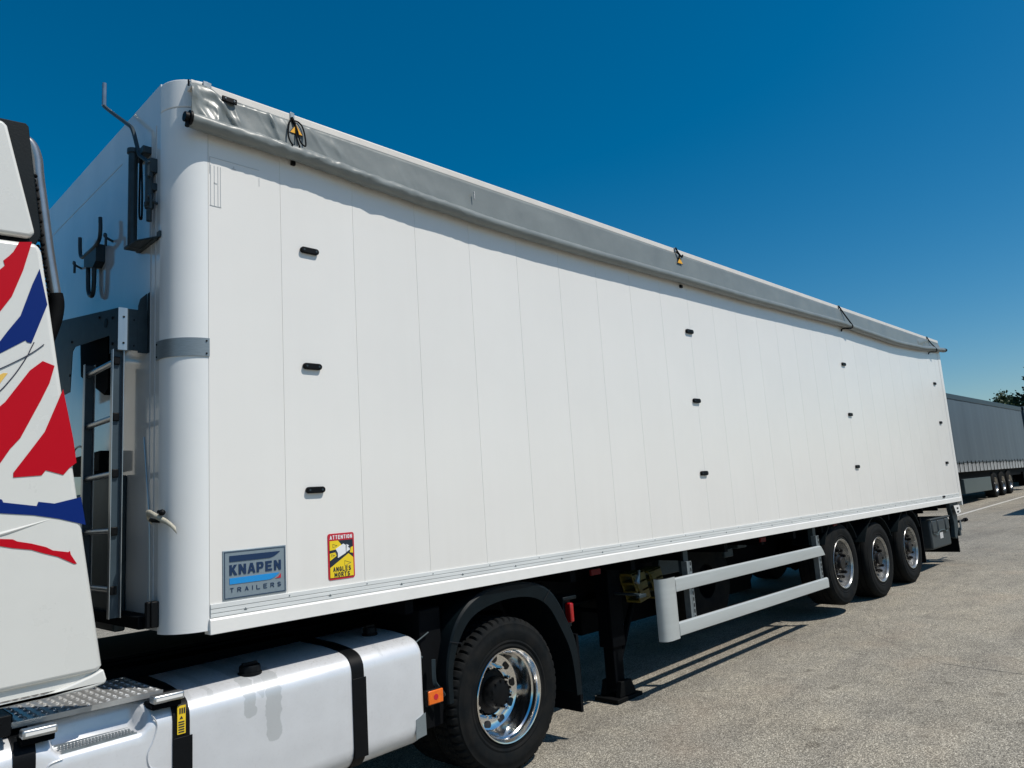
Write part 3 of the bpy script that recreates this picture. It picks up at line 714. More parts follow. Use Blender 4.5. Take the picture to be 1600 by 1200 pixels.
# webbing handle
q=MB(); n=12; v=[];fs=[]
pth=smooth_path([(-.128,.225,1.662),(-.150,.218,1.690),(-.156,.170,1.702),(-.145,.125,1.687),(-.130,.088,1.668),(-.116,.062,1.655),(-.102,.037,1.636),(-.086,.016,1.610)],4)
for p_ in pth:
    wv=Vector((.0,.008,.016)); v+=[tuple(p_-wv),tuple(p_+wv)]
for i in range(len(pth)-1): fs.append((2*i,2*i+2,2*i+3,2*i+1))
q.add(v,fs); WH=q.build('webbing_handle',M['strap'],T,solid=.008,smooth=60)
q=MB(); q.ball((-.128,.085,1.70),.016,8); q.tube([(-.112,.10,1.70),(-.15,.07,1.705)],.009,8); q.tube(smooth_path([(-.135,.21,1.668),(-.14,.17,1.665),(-.128,.12,1.66)]),.010,8); q.build('handle_bolt',M['blk'],WH)

# ---- running gear under the trailer
def wheel(parent,cx,cz,yo,R0,width,Rr,kind,ysgn=1,tm='tyre',full=True):
    """yo: y of the outer face; ysgn=1: outer side faces -y"""
    def Yy(d): return yo+ysgn*d
    s_=.02; PH=.35 if kind=='drive' else (cx*3.7)%1
    H=R0-Rr
    prof=[(Rr-.012,.022),(Rr+.004,.012),(Rr+.014,.006),(Rr+.03*1,.010),(Rr+H*.22,.001),(Rr+H*.28,.004),(Rr+H*.33,.000),(Rr+H*.52,-.004),(Rr+H*.62,-.003),(Rr+H*.66,.002),(Rr+H*.80,.003),(R0-.036,.010),(R0-.028,.014),(R0-.010,.026),(R0-.001,.044)]
    if kind=='drive':
        n=54*5
        tread=[(R0,.050),(R0,.082),(R0-.016,.085),(R0-.016,.093),(R0+.001,.096),(R0+.001,.140),(R0-.016,.143),(R0-.016,.151),(R0,.154),(R0,.210),(R0-.016,.213),(R0-.016,.221),(R0,.224),(R0,width-.05)]
    else:
        n=96
        tread=[(R0,.050)]
        for k in range(4):
            y0=.085+k*(width-.17)/3; tread+=[(R0+.001,y0-.006),(R0-.013,y0-.004),(R0-.013,y0+.004),(R0+.001,y0+.006)]
        tread+=[(R0,width-.05)]
    back=[(R0-.001,width-.044),(R0-.03,width-.012),(R0-.10,width+.002),(Rr+.03,width-.01),(Rr-.012,width-.03)]
    pr=[(a,Yy(b)) for a,b in prof+tread+back]
    def rf(k,i,rr,y):
        if kind!='drive': return rr
        d=(y-yo)*ysgn
        if 12<=i<len(prof)+len(tread):
            if i<=len(prof)+1:   # shoulder blocks
                return rr-(.017 if (k%5)==0 else 0)*(1 if i>12 else .4)
            ph=(k+2)%5
            return rr-(.012 if ph==0 else 0)
        return rr
    q=MB(); q.lathe(pr,(cx,cz),n,rf)
    if kind=='drive':
        hub_mat=M['chrome']
        rp=[(Rr-.010,.024),(Rr-.004,.014),(Rr+.001,.010),(Rr+.004,.004),(Rr+.001,-.001),(Rr-.006,.001),(Rr-.010,.010),(Rr-.016,.020),(Rr-.019,.040),(Rr-.021,.052),(Rr-.030,.062),(Rr-.034,.085),(Rr-.037,.130),(Rr-.043,.160),(Rr-.054,.182),(Rr-.070,.192),(.195,.198),(.16,.200),(.155,.202)]
        rp=rp+[(.150,.215),(Rr-.05,.215),(Rr-.025,.18),(Rr-.018,.06)]
    else:
        hub_mat=M['rim']
        rp=[(Rr-.010,.028),(Rr-.004,.018),(Rr+.001,.012),(Rr+.004,.006),(Rr+.001,.001),(Rr-.007,.003),(Rr-.012,.012),(Rr-.024,.022),(Rr-.028,.050),(Rr-.040,.075),(Rr-.050,.110),(Rr-.060,.150),(Rr-.09,.160),(.21,.125),(.19,.118),(.145,.116),(.145,.130),(.20,.135),(Rr-.05,.18),(Rr-.02,.08)]
    W_=MB(); W_.lathe([(a,Yy(b)) for a,b in rp],(cx,cz),64)
    wo_=W_.build('wheel',hub_mat,parent,smooth=30)
    if kind=='drive':
        # dark hand holes
        hh=MB()
        for k in range(10):
            a=2*math.pi*(k+PH)/10; rr=.214; x_=cx+rr*math.sin(a); z_=cz+rr*math.cos(a)
            hh.tube([(x_,Yy(.1895),z_),(x_,Yy(.205),z_)],.0285,20)
        hh.build('hand_hole',M['nut'],wo_)
        if full:
            nb=MB()
            for k in range(10):
                a=2*math.pi*(k+.85)/10; rr=.1675; x_=cx+rr*math.sin(a); z_=cz+rr*math.cos(a)
                nb.tube([(x_,Yy(.160),z_),(x_,Yy(.203),z_)],.0155,6); nb.tube([(x_,Yy(.146),z_),(x_,Yy(.165),z_)],.0095,8)
            nb.build('lug_nut',M['chrome'],wo_)
            hb=MB(); hb.lathe([(.0005,Yy(.085)),(.065,Yy(.085)),(.085,Yy(.092)),(.095,Yy(.110)),(.100,Yy(.13)),(.102,Yy(.17)),(.138,Yy(.178)),(.142,Yy(.205))],(cx,cz),40,closed=False)
            for k in range(10):
                a=2*math.pi*k/10; x_=cx+.082*math.sin(a); z_=cz+.082*math.cos(a); hb.tube([(x_,Yy(.078),z_),(x_,Yy(.098),z_)],.009,6)
            hb.build('wheel_hub',M['blk'],wo_,smooth=30)
    else:
        nb=MB()
        for k in range(10):
            a=2*math.pi*(k+PH)/10; rr=.1675; x_=cx+rr*math.sin(a); z_=cz+rr*math.cos(a)
            nb.tube([(x_,Yy(.035),z_),(x_,Yy(.120),z_)],.0205,8); nb.tube([(x_,Yy(.022),z_),(x_,Yy(.036),z_)],.014,8)
        nb.build('lug_nut',M['nut'],wo_)
        hb=MB(); hb.lathe([(.0005,Yy(.010)),(.070,Yy(.010)),(.080,Yy(.018)),(.085,Yy(.05)),(.110,Yy(.062)),(.118,Yy(.118)),(.146,Yy(.126))],(cx,cz),36,closed=False); hb.build('wheel_hub',M['hubm'],wo_,smooth=30)
        ho=MB()
        for k in range(10):
            a=2*math.pi*k/10; rr=.222; x_=cx+rr*math.sin(a); z_=cz+rr*math.cos(a)
            ho.tube([(x_,Yy(.134),z_),(x_,Yy(.142),z_)],.019,12)
    q.build('tyre',M[tm],wo_,smooth=35)
    return wo_
TW=[(8.03,.592),(9.32,.512),(10.62,.548)]
for i,(x_,z_) in enumerate(TW):
    wheel(T,x_,z_,.035,.50,.385,.298,'trailer',1,'tyre' if i!=1 else 'tyre_dust')
    wheel(T,x_,z_,W-.035,.50,.385,.298,'trailer',-1)
    # arched mudguard: outer lip only, seen above the tyre
    for yy0,yy1 in ((.03,.44),(W-.44,W-.03)):
        q=MB(); v=[];fs=[]; n=20
        for k in range(n+1):
            a=R(-62+124*k/n); 
            for rr in (.575,.583):
                for y_ in (yy0,yy1): v.append((x_+rr*math.sin(a),y_,z_+rr*math.cos(a)-(.05 if i==0 else 0)*0))
        for k in range(n):
            b=4*k
            fs+=[(b,b+4,b+5,b+1),(b+2,b+3,b+7,b+6),(b,b+2,b+6,b+4),(b+1,b+5,b+7,b+3)]
        fs+=[(0,1,3,2),(4*n,4*n+2,4*n+3,4*n+1)]
        q.add(v,fs)
        if i==0: v=[(a,b,min(c,1.09)) for a,b,c in v]
        q=MB(); q.add([(a,b,min(c,1.085)) for a,b,c in v],fs)
        q.build('mudguard',M['fender'],T,smooth=40)
    q=MB(); q.tube([(x_,.42,z_),(x_,W-.42,z_)],.062,14); q.box(x_-.09,x_+.09,.60,.72,z_,1.0 if False else .80); q.build('axle',M['chassis'],T)
# chassis beams
q=MB()
for y_ in (.62,W-.62-.14):
    q.box(1.2,13.4,y_,y_+.14,1.075,1.098); q.box(3.2,13.3,y_,y_+.14,.70,.722); q.box(1.2,3.2,y_,y_+.14,.95,.965); q.box(1.2,3.2,y_+.06,y_+.075,.965,1.075); q.box(3.2,13.3,y_+.06,y_+.075,.722,1.075)
q.build('chassis_beam',M['chassis'],T)
q=MB()
for k in range(16):
    x_=1.3+k*.78; q.box(x_,x_+.06,.06,W-.06,1.0,1.092)
q.build('cross_member',M['chassis'],T)
q=MB()
for (x_,y_,L,rr,z_) in ((5.4,.95,1.0,.14,.80),(6.6,.95,.9,.14,.80),(11.4,.8,.7,.13,.7)): q.tube([(x_,y_,z_),(x_+.03,y_,z_),(x_+L-.03,y_,z_),(x_+L,y_,z_)],[rr*.7,rr,rr,rr*.7],18)
q.build('air_tank',M['chassis'],T)
q=MB(); q.box(4.7,5.1,.50,.8,.82,1.05); q.box(5.62,5.80,.30,.34,.90,.99); q.box(6.1,6.3,.4,.55,.95,1.05); q.build('valve_box',M['galv_dark'],T,bevel=.01)
q=MB()
for (x_,z_) in ((5.95,1.03),(3.1,1.02),(7.9,1.05)): q.box(x_,x_+.12,.05,.07,z_,z_+.045)
q.build('side_reflector',M['dull_red'],T,bevel=.004)
# spare pieces: suspension
q=MB()
for x_,z_ in TW:
    for y_ in (.66,W-.66): q.tube([(x_-.50,y_,.78),(x_,y_,z_-.05)],.05,8); q.tube([(x_+.26,y_,.52),(x_+.26,y_,.78)],.10,12)
q.build('suspension',M['chassis'],T)
q=MB(); q.box(4.05,7.45,1.0,2.45,.33,1.03); q.build('underfloor_box',M['chassis'],T,bevel=.01)  # dark box added to black out the shaded ground seen under the trailer
q=MB(); q.lathe([(.18,.62),(.30,.60),(.47,.61),(.5,.68),(.5,.90),(.3,.93),(.18,.92)],(5.75,.64),48); q.build('spare_tyre',M['tyre'],T)
# landing legs
for y_ in (.38,W-.38-.14):
    zb=gz(3.9)
    q=MB(); q.box(3.72,3.90,y_,y_+.15,.33,1.09); q.box(3.745,3.875,y_+.02,y_+.13,zb+.10,.34); LG=q.build('landing_leg',M['chassis'],T,bevel=.008)
    q=MB(); q.box(3.66,4.02,y_-.05,y_+.20,zb+.002,zb+.035); q.prism([(3.72,zb+.035),(3.96,zb+.035),(3.90,zb+.16),(3.76,zb+.16)],y_-.03,y_+.02,'y'); q.prism([(3.72,zb+.035),(3.96,zb+.035),(3.90,zb+.16),(3.76,zb+.16)],y_+.13,y_+.18,'y'); q.build('leg_foot',M['foot'],LG,bevel=.006)
q=MB(); q.tube([(3.80,.40,.78),(3.80,.10,.78)],.013,8); q.box(3.755,3.86,.085,.125,.755,.785); q.build('landing_gear_handle',M['galv_dark'],T,bevel=.006)
q=MB(); q.tube([(3.81,.45,.62),(3.81,W-.45,.62)],.02,8); q.tube([(3.85,.45,.15),(4.6,.68,.85)],.03,8); q.tube([(3.85,W-.45,.15),(4.6,W-.68,.85)],.03,8); q.build('leg_brace',M['chassis'],T)
q=MB(); q.tube([(4.05,.28,.95),(4.00,.26,.84)],.012,8); q.tube([(4.02,.28,.90),(3.98,.27,.85)],.02,8); q.build('tap_lever',M['galv'],T)

# side guard
SGR=[]
q=MB(); n=8
# curved front upright (shallow C section in plan)
ps=[(4.165,-.012),(4.155,-.018),(4.03,-.022),(3.975,-.010),(3.95,.020),(3.945,.060),(3.955,.060),(3.962,.022),(3.985,-.002),(4.03,-.012),(4.16,-.008)]
q.prism(ps,.372,.888,'z'); q.build('guard_front_upright',M['guard'],T,smooth=50)
q=MB(); q.prism([(4.16,-.010),(4.03,-.018),(3.975,-.006),(3.95,.020),(3.95,.06),(3.965,.06),(3.98,.02),(4.0,.0),(4.16,.0)],.889,.893,'z'); q.build('upright_cap',M['blk'],T)
def rail(z0,z1,x1,slant):
    q=MB(); h=z1-z0
    pr=[(.010,z0),(-.012,z0+.001),(-.015,z0+.004),(-.0165,z0+h*.5),(-.013,z1-.012),(.000,z1-.001),(.012,z1),(.012,z1-.003),(.002,z1-.004),(-.009,z1-.013),(-.0125,z0+h*.5),(-.011,z0+.006),(.010,z0+.004)]
    n=len(pr); v=[(4.167,a,b) for a,b in pr]+[(x1-(slant*(b-z0)/h if slant else 0),a,b) for a,b in pr]
    q.add(v,[tuple(range(n)),tuple(range(2*n-1,n-1,-1))]+[(i,n+i,n+(i+1)%n,(i+1)%n) for i in range(n)])
    return q.build('guard_rail',M['guard'],T,smooth=25)
rail(.758,.876,7.38,.09); rail(.388,.502,7.385,0)
for x_ in (4.44,7.27):
    q=MB(); q.box(x_,x_+.075,.06,.115,.88,1.09); q.box(x_,x_+.075,.055,.06,.88,1.09); gh=q.build('guard_hanger',M['galv_dark'],T)
    q=MB(); xa_=x_+.028; q.box(xa_,xa_+.040,.020,.025,.40,.99); q.box(xa_-.035,xa_,.022,.080,.40,.99)
    gb=q.build('guard_bracket',M['galv'],T)
    q=MB()
    for k in range(11):
        z=.43+k*.052; q.box(xa_+.014,xa_+.026,.0165,.0195,z,z+.032)
    q.build('bracket_slot',M['nut'],gb)

# toolbox
q=MB(); q.box(11.75,12.78,.06,.60,.405,.885); TB=q.build('tool_box',M['toolbox'],T,bevel=.03,seg=3)
q=MB(); q.box(11.72,12.80,.035,.10,.868,.892); 
for x0_,x1_ in ((11.80,12.04),(12.10,12.47),(12.53,12.72)): q.box(x0_,x1_,.040,.07,.67,.855)
q.build('box_lid_rib',M['toolbox'],TB,bevel=.015)
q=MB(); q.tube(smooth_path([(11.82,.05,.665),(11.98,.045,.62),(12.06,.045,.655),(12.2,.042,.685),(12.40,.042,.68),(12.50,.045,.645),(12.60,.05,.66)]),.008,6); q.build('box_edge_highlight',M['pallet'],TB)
q=MB(); q.box(12.17,12.34,.054,.0575,.55,.645); lb=q.build('box_label',M['label'],TB)
# mudflaps
q=MB(); q.box(13.16,13.20,.06,.60,.24,.80); q.box(11.55,13.16,.42,.46,.30,.72); q.build('mud_flap',M['blk_rub'],T)
q=MB(); q.box(11.28,11.31,.06,.44,.26,.95); q.build('mud_flap',M['blk_rub'],T)
q=MB(); q.box(11.28,11.31,W-.44,W-.06,.26,.95); q.box(13.16,13.20,W-.60,W-.06,.24,.80); q.build('mud_flap',M['blk_rub'],T)
# rear bumper assembly
q=MB(); q.prism([(12.94,1.09),(13.45,1.09),(13.30,.84),(13.26,.62),(13.10,.47),(13.0,.50),(13.06,.75)],.05,.12); q.box(13.34,13.44,.06,W-.06,.50,.64); RB=q.build('rear_underrun_bar',M['galv_dark'],T,bevel=.008)
q=MB(); q.prism([(12.99,1.038),(13.33,1.038),(13.35,.975),(13.38,.912),(13.10,.88)],.000,.006); wp=q.build('slotted_plate',M['rail'],RB)
q=MB()
for z in (.985,.925): q.box(13.14,13.24,-.003,-.0005,z-.015,z+.015)
q.build('plate_slot',M['nut'],wp)
q=MB(); q.tube([(13.42,.09,.74),(13.60,.06,.745),(13.72,.05,.75)],[.022,.020,.018],10); q.tube([(13.70,.05,.75),(13.80,.045,.752)],.034,12); q.build('marker_lamp_arm',M['blk_rub'],T)
q=MB(); q.box(13.36,13.42,.035,.05,.60,.76); q.build('rear_side_reflector',M['galv'],T)

# wheel chocks in their holder (rest in the holder: things of their own)
def chock(x0,label):
    zc=.86; e=empty('wheel_chock',(x0,.36,.68),label,'wheel chock','yellow wheel chocks stowed behind the landing leg')
    q=MB()
    for k in range(4):
        yy=.28+k*.045; q.prism([(x0,.93),(x0+.20,.95),(x0+.27,.72),(x0+.10,.69)],yy,yy+.012) if k in (0,3) else None
    for t in (0,.33,.66,1.0):
        xa_=x0+.10*t+.0; za=.93-.24*t; xb_=x0+.20+.07*t; zb_=.95-.23*t
        q.prism([(xa_,za),(xb_,zb_),(xb_+.005,zb_-.02),(xa_+.005,za-.02)],.28,.43)
    o=q.build('wheel_chock_body',M['chock'],e,bevel=.003); o.name='chock_body'
    q=MB(); q.prism([(x0+.03,.90),(x0+.09,.905),(x0+.16,.74),(x0+.12,.73)],.272,.278); q.build('chock_rib',M['chock'],e)
chock(3.93,'dull yellow wheel chock nearer the black landing leg'); chock(4.19,'dull yellow wheel chock just left of the pale side guard upright')
q=MB(); q.box(3.93,4.50,.44,.46,.66,.98); q.box(3.93,4.50,.27,.46,.640,.655) if False else None; q.build('chock_holder',M['chassis'],T)

# ---------------------------------------------------------------- the tractor unit
K=empty('tractor_unit',(-.5,1.27,gz(-.5)),'white truck tractor with red and blue painted stripes, coupled to the white trailer','truck')
# cab side fairings
def fairing(poly,y0,th,name,mat_,bev=.012):
    q=MB(); q.prism(poly,y0,y0+th); return q.build(name,mat_,K,bevel=bev,seg=3)
low=[(-1.95,2.885),(-.718,2.937),(-.698,2.927),(-.687,2.90),(-.405,1.045),(-.420,1.020),(-1.95,.985)]
FL=fairing(low,.012,.05,'lower_side_fairing',M['cab'],.02)
upp=[(-1.95,2.925),(-.735,2.962),(-.716,2.985),(-.838,3.468),(-.855,3.487),(-1.95,3.46)]
fairing(upp,.012,.05,'upper_side_fairing',M['cab'],.02)
# recessed groove and bottom lip
q=MB(); q.prism([(-1.95,.985),(-.425,1.02),(-.40,.99),(-.402,.978),(-1.95,.955)],.034,.06); q.build('fairing_undercut',M['cab'],K)
q=MB(); q.prism([(-1.95,.955),(-.62,.965),(-.45,1.01),(-.402,1.03),(-.388,.985),(-.392,.968),(-.45,.955),(-1.95,.930)],.008,.05); q.build('fairing_lip',M['cab'],K,bevel=.008,seg=3)
# pressed ridge
q=MB(); q.tube([(-1.0,.016,1.60),(-.78,.0135,1.655),(-.60,.0145,1.705)],[.010,.008,.002],8); q.build('fairing_ridge',M['cab'],K)
# painted decals: traced strokes on the fairing face
DY=.0095
def decal(name,poly,m,dy=0):
    q=MB(); q.prism(poly,DY-dy,.0125); return q.build(name,m,FL)
decal('red_stripe_top',[(-0.7777, 2.9284), (-0.7288, 2.9386), (-0.7592, 2.7991), (-0.7972, 2.6756), (-0.8388, 2.6005), (-0.9253, 2.4682), (-1.2005, 2.1008), (-0.9314, 2.6348), (-0.845, 2.7888), (-0.8281, 2.8102), (-0.834, 2.8325), (-0.8141, 2.856), (-0.798, 2.8797)],M['red'])
decal('blue_stripe_upper',[(-0.6955, 2.8186), (-0.661, 2.6565), (-0.7173, 2.4733), (-0.7335, 2.4753), (-0.7402, 2.4839), (-0.8327, 2.4162), (-0.9211, 2.3529), (-1.0649, 2.2275), (-0.9217, 2.3693), (-0.8345, 2.4695), (-0.808, 2.517), (-0.7627, 2.5917), (-0.7215, 2.7424)],M['blue'])
decal('yellow_mark',[(-0.8969, 2.2999), (-0.8296, 2.3232), (-0.8177, 2.3313), (-0.8021, 2.3316), (-0.8284, 2.286), (-0.894, 2.2181), (-1.1758, 2.0666)],M['yellowdecal'])
decal('red_stripe_middle',[(-0.6724, 2.3963), (-0.6255, 2.3784), (-0.6435, 2.2979), (-0.6744, 2.2197), (-0.7465, 2.0525), (-0.7824, 2.0055), (-0.8171, 1.9433), (-0.9021, 1.8365), (-1.3786, 1.4144), (-0.9115, 2.0933), (-0.8251, 2.1865), (-0.8073, 2.2058), (-0.7202, 2.35)],M['red'])
decal('red_stripe_lower',[(-0.5889, 2.2742), (-0.5428, 2.047), (-0.5282, 1.9433), (-0.5546, 1.9208), (-0.5792, 1.8892), (-0.6478, 1.9112), (-0.6631, 1.8892), (-0.7675, 1.8828), (-0.7681, 1.9027), (-0.7008, 2.0084), (-0.6562, 2.0798)],M['red'])
decal('blue_band',[(-0.9009, 1.8025), (-0.8092, 1.793), (-0.8048, 1.7907), (-0.8004, 1.7793), (-0.678, 1.7576), (-0.6721, 1.7757), (-0.6103, 1.7651), (-0.5065, 1.7888), (-0.4854, 1.6643), (-0.5896, 1.6974), (-0.6872, 1.7192), (-0.8102, 1.7347), (-0.8986, 1.74), (-1.1963, 1.7956)],M['blue'])
decal('red_thin_band',[(-0.8949, 1.6416), (-0.8067, 1.6291), (-0.7613, 1.6235), (-0.7456, 1.6137), (-0.6926, 1.6), (-0.638, 1.5805), (-0.6116, 1.5637), (-0.5521, 1.5507), (-0.5457, 1.5553), (-0.5418, 1.5386), (-0.5175, 1.498), (-0.5276, 1.4977), (-0.5914, 1.5347), (-0.6469, 1.5549), (-0.6919, 1.5739), (-0.7601, 1.5869), (-0.8057, 1.5995), (-0.8941, 1.6185), (-1.102, 1.6671)],M['red'])
q=MB(); q.tube(smooth_path([(a,.0085,b) for a,b in [(-0.6696, 2.4721), (-0.6956, 2.4462), (-0.729, 2.4179), (-0.7759, 2.3843), (-0.8308, 2.3488), (-0.9193, 2.2981)]]),.0022,5); q.build('dark_pen_line',M['pen'],FL)
q=MB(); q.tube(smooth_path([(a,.0085,b) for a,b in [(-0.708, 2.4777), (-0.7201, 2.4467), (-0.732, 2.4139), (-0.7682, 2.3424), (-0.8011, 2.2895), (-0.8276, 2.2525), (-0.9137, 2.1468)]]),.0022,5); q.build('dark_pen_line',M['pen'],FL)
# inner rubber edge, back wall of cab and dark panels added against bounce
q=MB(); q.prism([(-.95,2.90),(-.70,2.95),(-.683,2.99),(-.684,3.02),(-.745,3.515),(-.757,3.528),(-.95,3.515)],.066,.10); q.build('fairing_inner_panel',M['fender'],K,bevel=.004)
q=MB(); q.box(-3.3,-.80,.115,2.435,.98,3.44); CB=q.build('cab_body',M['cab'],K,bevel=.05,seg=3)
q=MB(); q.box(-3.1,-2.0,.11,.114,2.2,3.0); q.box(-3.306,-3.30,.3,2.25,2.1,3.0); q.build('cab_window',M['nut'],CB)
q=MB(); q.box(-.80,-.778,.15,2.40,.99,1.72); q.build('bounce_blocker_low',M['fender'],CB,bevel=.006)  # added dark panel, cuts bounce light onto the trailer front wall
q=MB(); q.box(-.80,-.770,.15,2.40,2.62,3.42); q.build('bounce_blocker_high',M['fender'],CB,bevel=.006)  # added above it, leaving a pale strip for the front wall to reflect
q=MB(); q.prism([(-3.2,3.48),(-.85,3.48),(-.85,3.75),(-2.2,3.82),(-3.0,3.6)],.15,2.40); q.build('roof_fairing',M['cab'],K,bevel=.04,seg=3)
q=MB(); q.prism(low,2.488,2.538); q.prism(upp,2.488,2.538); q.build('far_side_fairing',M['cab'],K,bevel=.02)
q=MB(); q.box(-3.35,-1.9,.05,2.5,.35,.98); q.build('cab_skirt',M['cab'],K,bevel=.06,seg=3)
# air intake pipe behind the cab
q=MB(); q.tube(smooth_path([(-.85,.40,3.59),(-.74,.40,3.60),(-.672,.40,3.59),(-.640,.40,3.52),(-.628,.40,3.42),(-.600,.40,3.22),(-.572,.40,3.02),(-.535,.40,2.80)]),.029,16); IP=q.build('intake_pipe',M['pipe'],K,smooth=60)
q=MB(); q.tube(smooth_path([(-.538,.40,2.82),(-.530,.40,2.76),(-.545,.40,2.66),(-.60,.40,2.52),(-.72,.42,2.40),(-.80,.45,2.38)]),.036,14); q.build('rubber_boot',M['blk_rub'],IP)
q=MB()
pts=[(-.655,.36,3.40),(-.645,.36,3.30),(-.638,.36,3.22),(-.628,.36,3.14),(-.618,.36,3.05),(-.61,.36,2.95),(-.60,.36,2.85)]
for i in range(44):
    t=i/43; a=t*44*1.1
    z=3.40-.62*t; x=-.662+.075*t; pts_=0
    q.ball((x+.012*math.cos(a*2.1),.35+.012*math.sin(a*2.1),z),.0105,5)
q.build('coiled_hose',M['blk_rub'],K)
# frame
q=MB()
for y_ in (.80,1.67):
    q.box(-3.0,2.95,y_,y_+.08,.66,.675); q.box(-3.0,2.95,y_,y_+.08,.905,.92); q.box(-3.0,2.95,y_+(.0 if y_>1 else .07),y_+(.01 if y_>1 else .08),.675,.905)
q.build('frame_rail',M['chassis'],K)
q=MB(); q.box(1.15,2.45,.75,1.80,.925,1.06); q.build('fifth_wheel',M['chassis'],K,bevel=.02)
q=MB(); q.tube([(2.12,.35,.353),(2.12,2.2,.353)],.09,14); q.ball((2.12,1.27,.353),.24,12); q.tube([(-2.2,.3,.33),(-2.2,2.2,.33)],.06,10); q.build('axle',M['chassis'],K)
q=MB()
for y_ in (.62,1.80): q.tube([(1.75,y_,.50),(1.75,y_,.80)],.12,14); q.tube([(2.50,y_,.50),(2.50,y_,.80)],.12,14)
q.build('air_spring',M['chassis'],K)
q=MB(); q.box(-.70,.9,.66,.80,.45,.90); q.tube([(-.5,1.3,.65),(2.0,1.3,.45)],.06,10)
q.box(-.75,-.72,.1,2.4,.5,.9); q.tube(smooth_path([(-.65,.9,1.25),(-.5,.8,1.05),(-.25,.85,1.1),(-.15,.9,1.2)]),.012,8); q.tube(smooth_path([(-.68,1.1,1.45),(-.45,1.0,1.05),(-.2,1.05,1.15),(-.15,1.1,1.35)]),.012,8)
q.build('air_lines',M['chassis'],K)
q=MB(); q.box(-.72,1.0,.82,1.72,.925,.94); q.build('deck_plate',M['chassis'],K)
# drive wheel pair and the rest
wheel(K,2.12,.353,.030,.50,.285,.298,'drive',1)
for a_,b_ in ((.36,1),(2.52,-1),(2.19,-1)): wheel(K,2.12,.353,a_,.50,.285,.298,'drive',b_,full=False)
wheel(K,-2.25,.33,.05,.50,.30,.298,'trailer',1); wheel(K,-2.25,.33,2.50,.50,.30,.298,'trailer',-1)
# drive axle mudguard following the tyre
def arch_guard(yo,yi):
    OUT=[(1.575,.42),(1.575,.62),(1.62,.80),(1.70,.93),(1.82,1.02),(1.97,1.066),(2.20,1.078),(2.40,1.058),(2.55,1.00),(2.66,.90),(2.755,.74),(2.83,.58),(2.855,.40),(2.86,.20)]
    INN=[(1.62,.42),(1.625,.60),(1.67,.745),(1.755,.865),(1.86,.93),(2.02,.968),(2.20,.978),(2.36,.962),(2.48,.92),(2.575,.845),(2.67,.70),(2.75,.55),(2.785,.40),(2.80,.20)]
    O=smooth_path([(a,0,b) for a,b in OUT],4); I=smooth_path([(a,0,b) for a,b in INN],4)
    q=MB(); v=[];fs=[]; n=len(O)
    ys=yo; e=.012 if yi>yo else -.012
    for a,b in zip(O,I):
        v+=[(b.x,yo+e*.3,b.z),(a.x-(a.x-b.x)*.16,yo,a.z-(a.z-b.z)*.16),(a.x,yo+e,a.z),(a.x,yi,a.z),(a.x-(a.x-b.x)*.2,yi,a.z-(a.z-b.z)*.2),(a.x-(a.x-b.x)*.2,yo+e*1.8,a.z-(a.z-b.z)*.2),(b.x,yo+e*1.2,b.z)]
    for i in range(n-1):
        for k in range(7):
            fs.append((i*7+k,(i+1)*7+k,(i+1)*7+(k+1)%7,i*7+(k+1)%7))
    fs+=[tuple(range(7)),tuple(range((n-1)*7,n*7))]
    q.add(v,fs); return q.build('drive_mudguard',M['fender'],K,smooth=30)
ag=arch_guard(.022,.64); arch_guard(2.52,1.90)
q=MB()
for (a,b) in (((1.604,.79),(1.70,.765)),((2.575,.985),(2.50,.915))):
    q.tube([(a[0],.018,a[1]),(b[0],.018,b[1])],.0022,5)
q.build('mudguard_seam',M['nut'],ag)
q=MB(); q.tube(smooth_path([(1.50,.06,.70),(1.495,.055,.58),(1.51,.05,.54),(1.56,.045,.475)]),.016,4); q.build('guard_stay',M['galv_dark'],K)
q=MB(); q.tube([(1.36,.10,.80),(1.50,.10,.86)],.005,6); q.ball((1.405,.06,.73),.010,6); q.build('guard_wire',M['galv_dark'],K)
q=MB(); q.box(1.45,1.62,.12,.60,.28,1.0); q.build('front_flap',M['blk_rub'],K,bevel=.01)
q=MB(); q.box(2.86,2.885,.05,.62,.065,.62); q.build('rear_flap',M['blk_rub'],K)
# tail lamp and bracket
q=MB(); q.box(2.80,2.96,.10,.30,.865,.895); q.box(2.84,2.93,.14,.50,.66,.865); q.build('lamp_bracket',M['fender'],K,bevel=.008)
q=MB(); q.box(2.862,2.905,.085,.15,.70,.845); q.build('tail_lamp',M['redlens'],K,bevel=.014,seg=3)
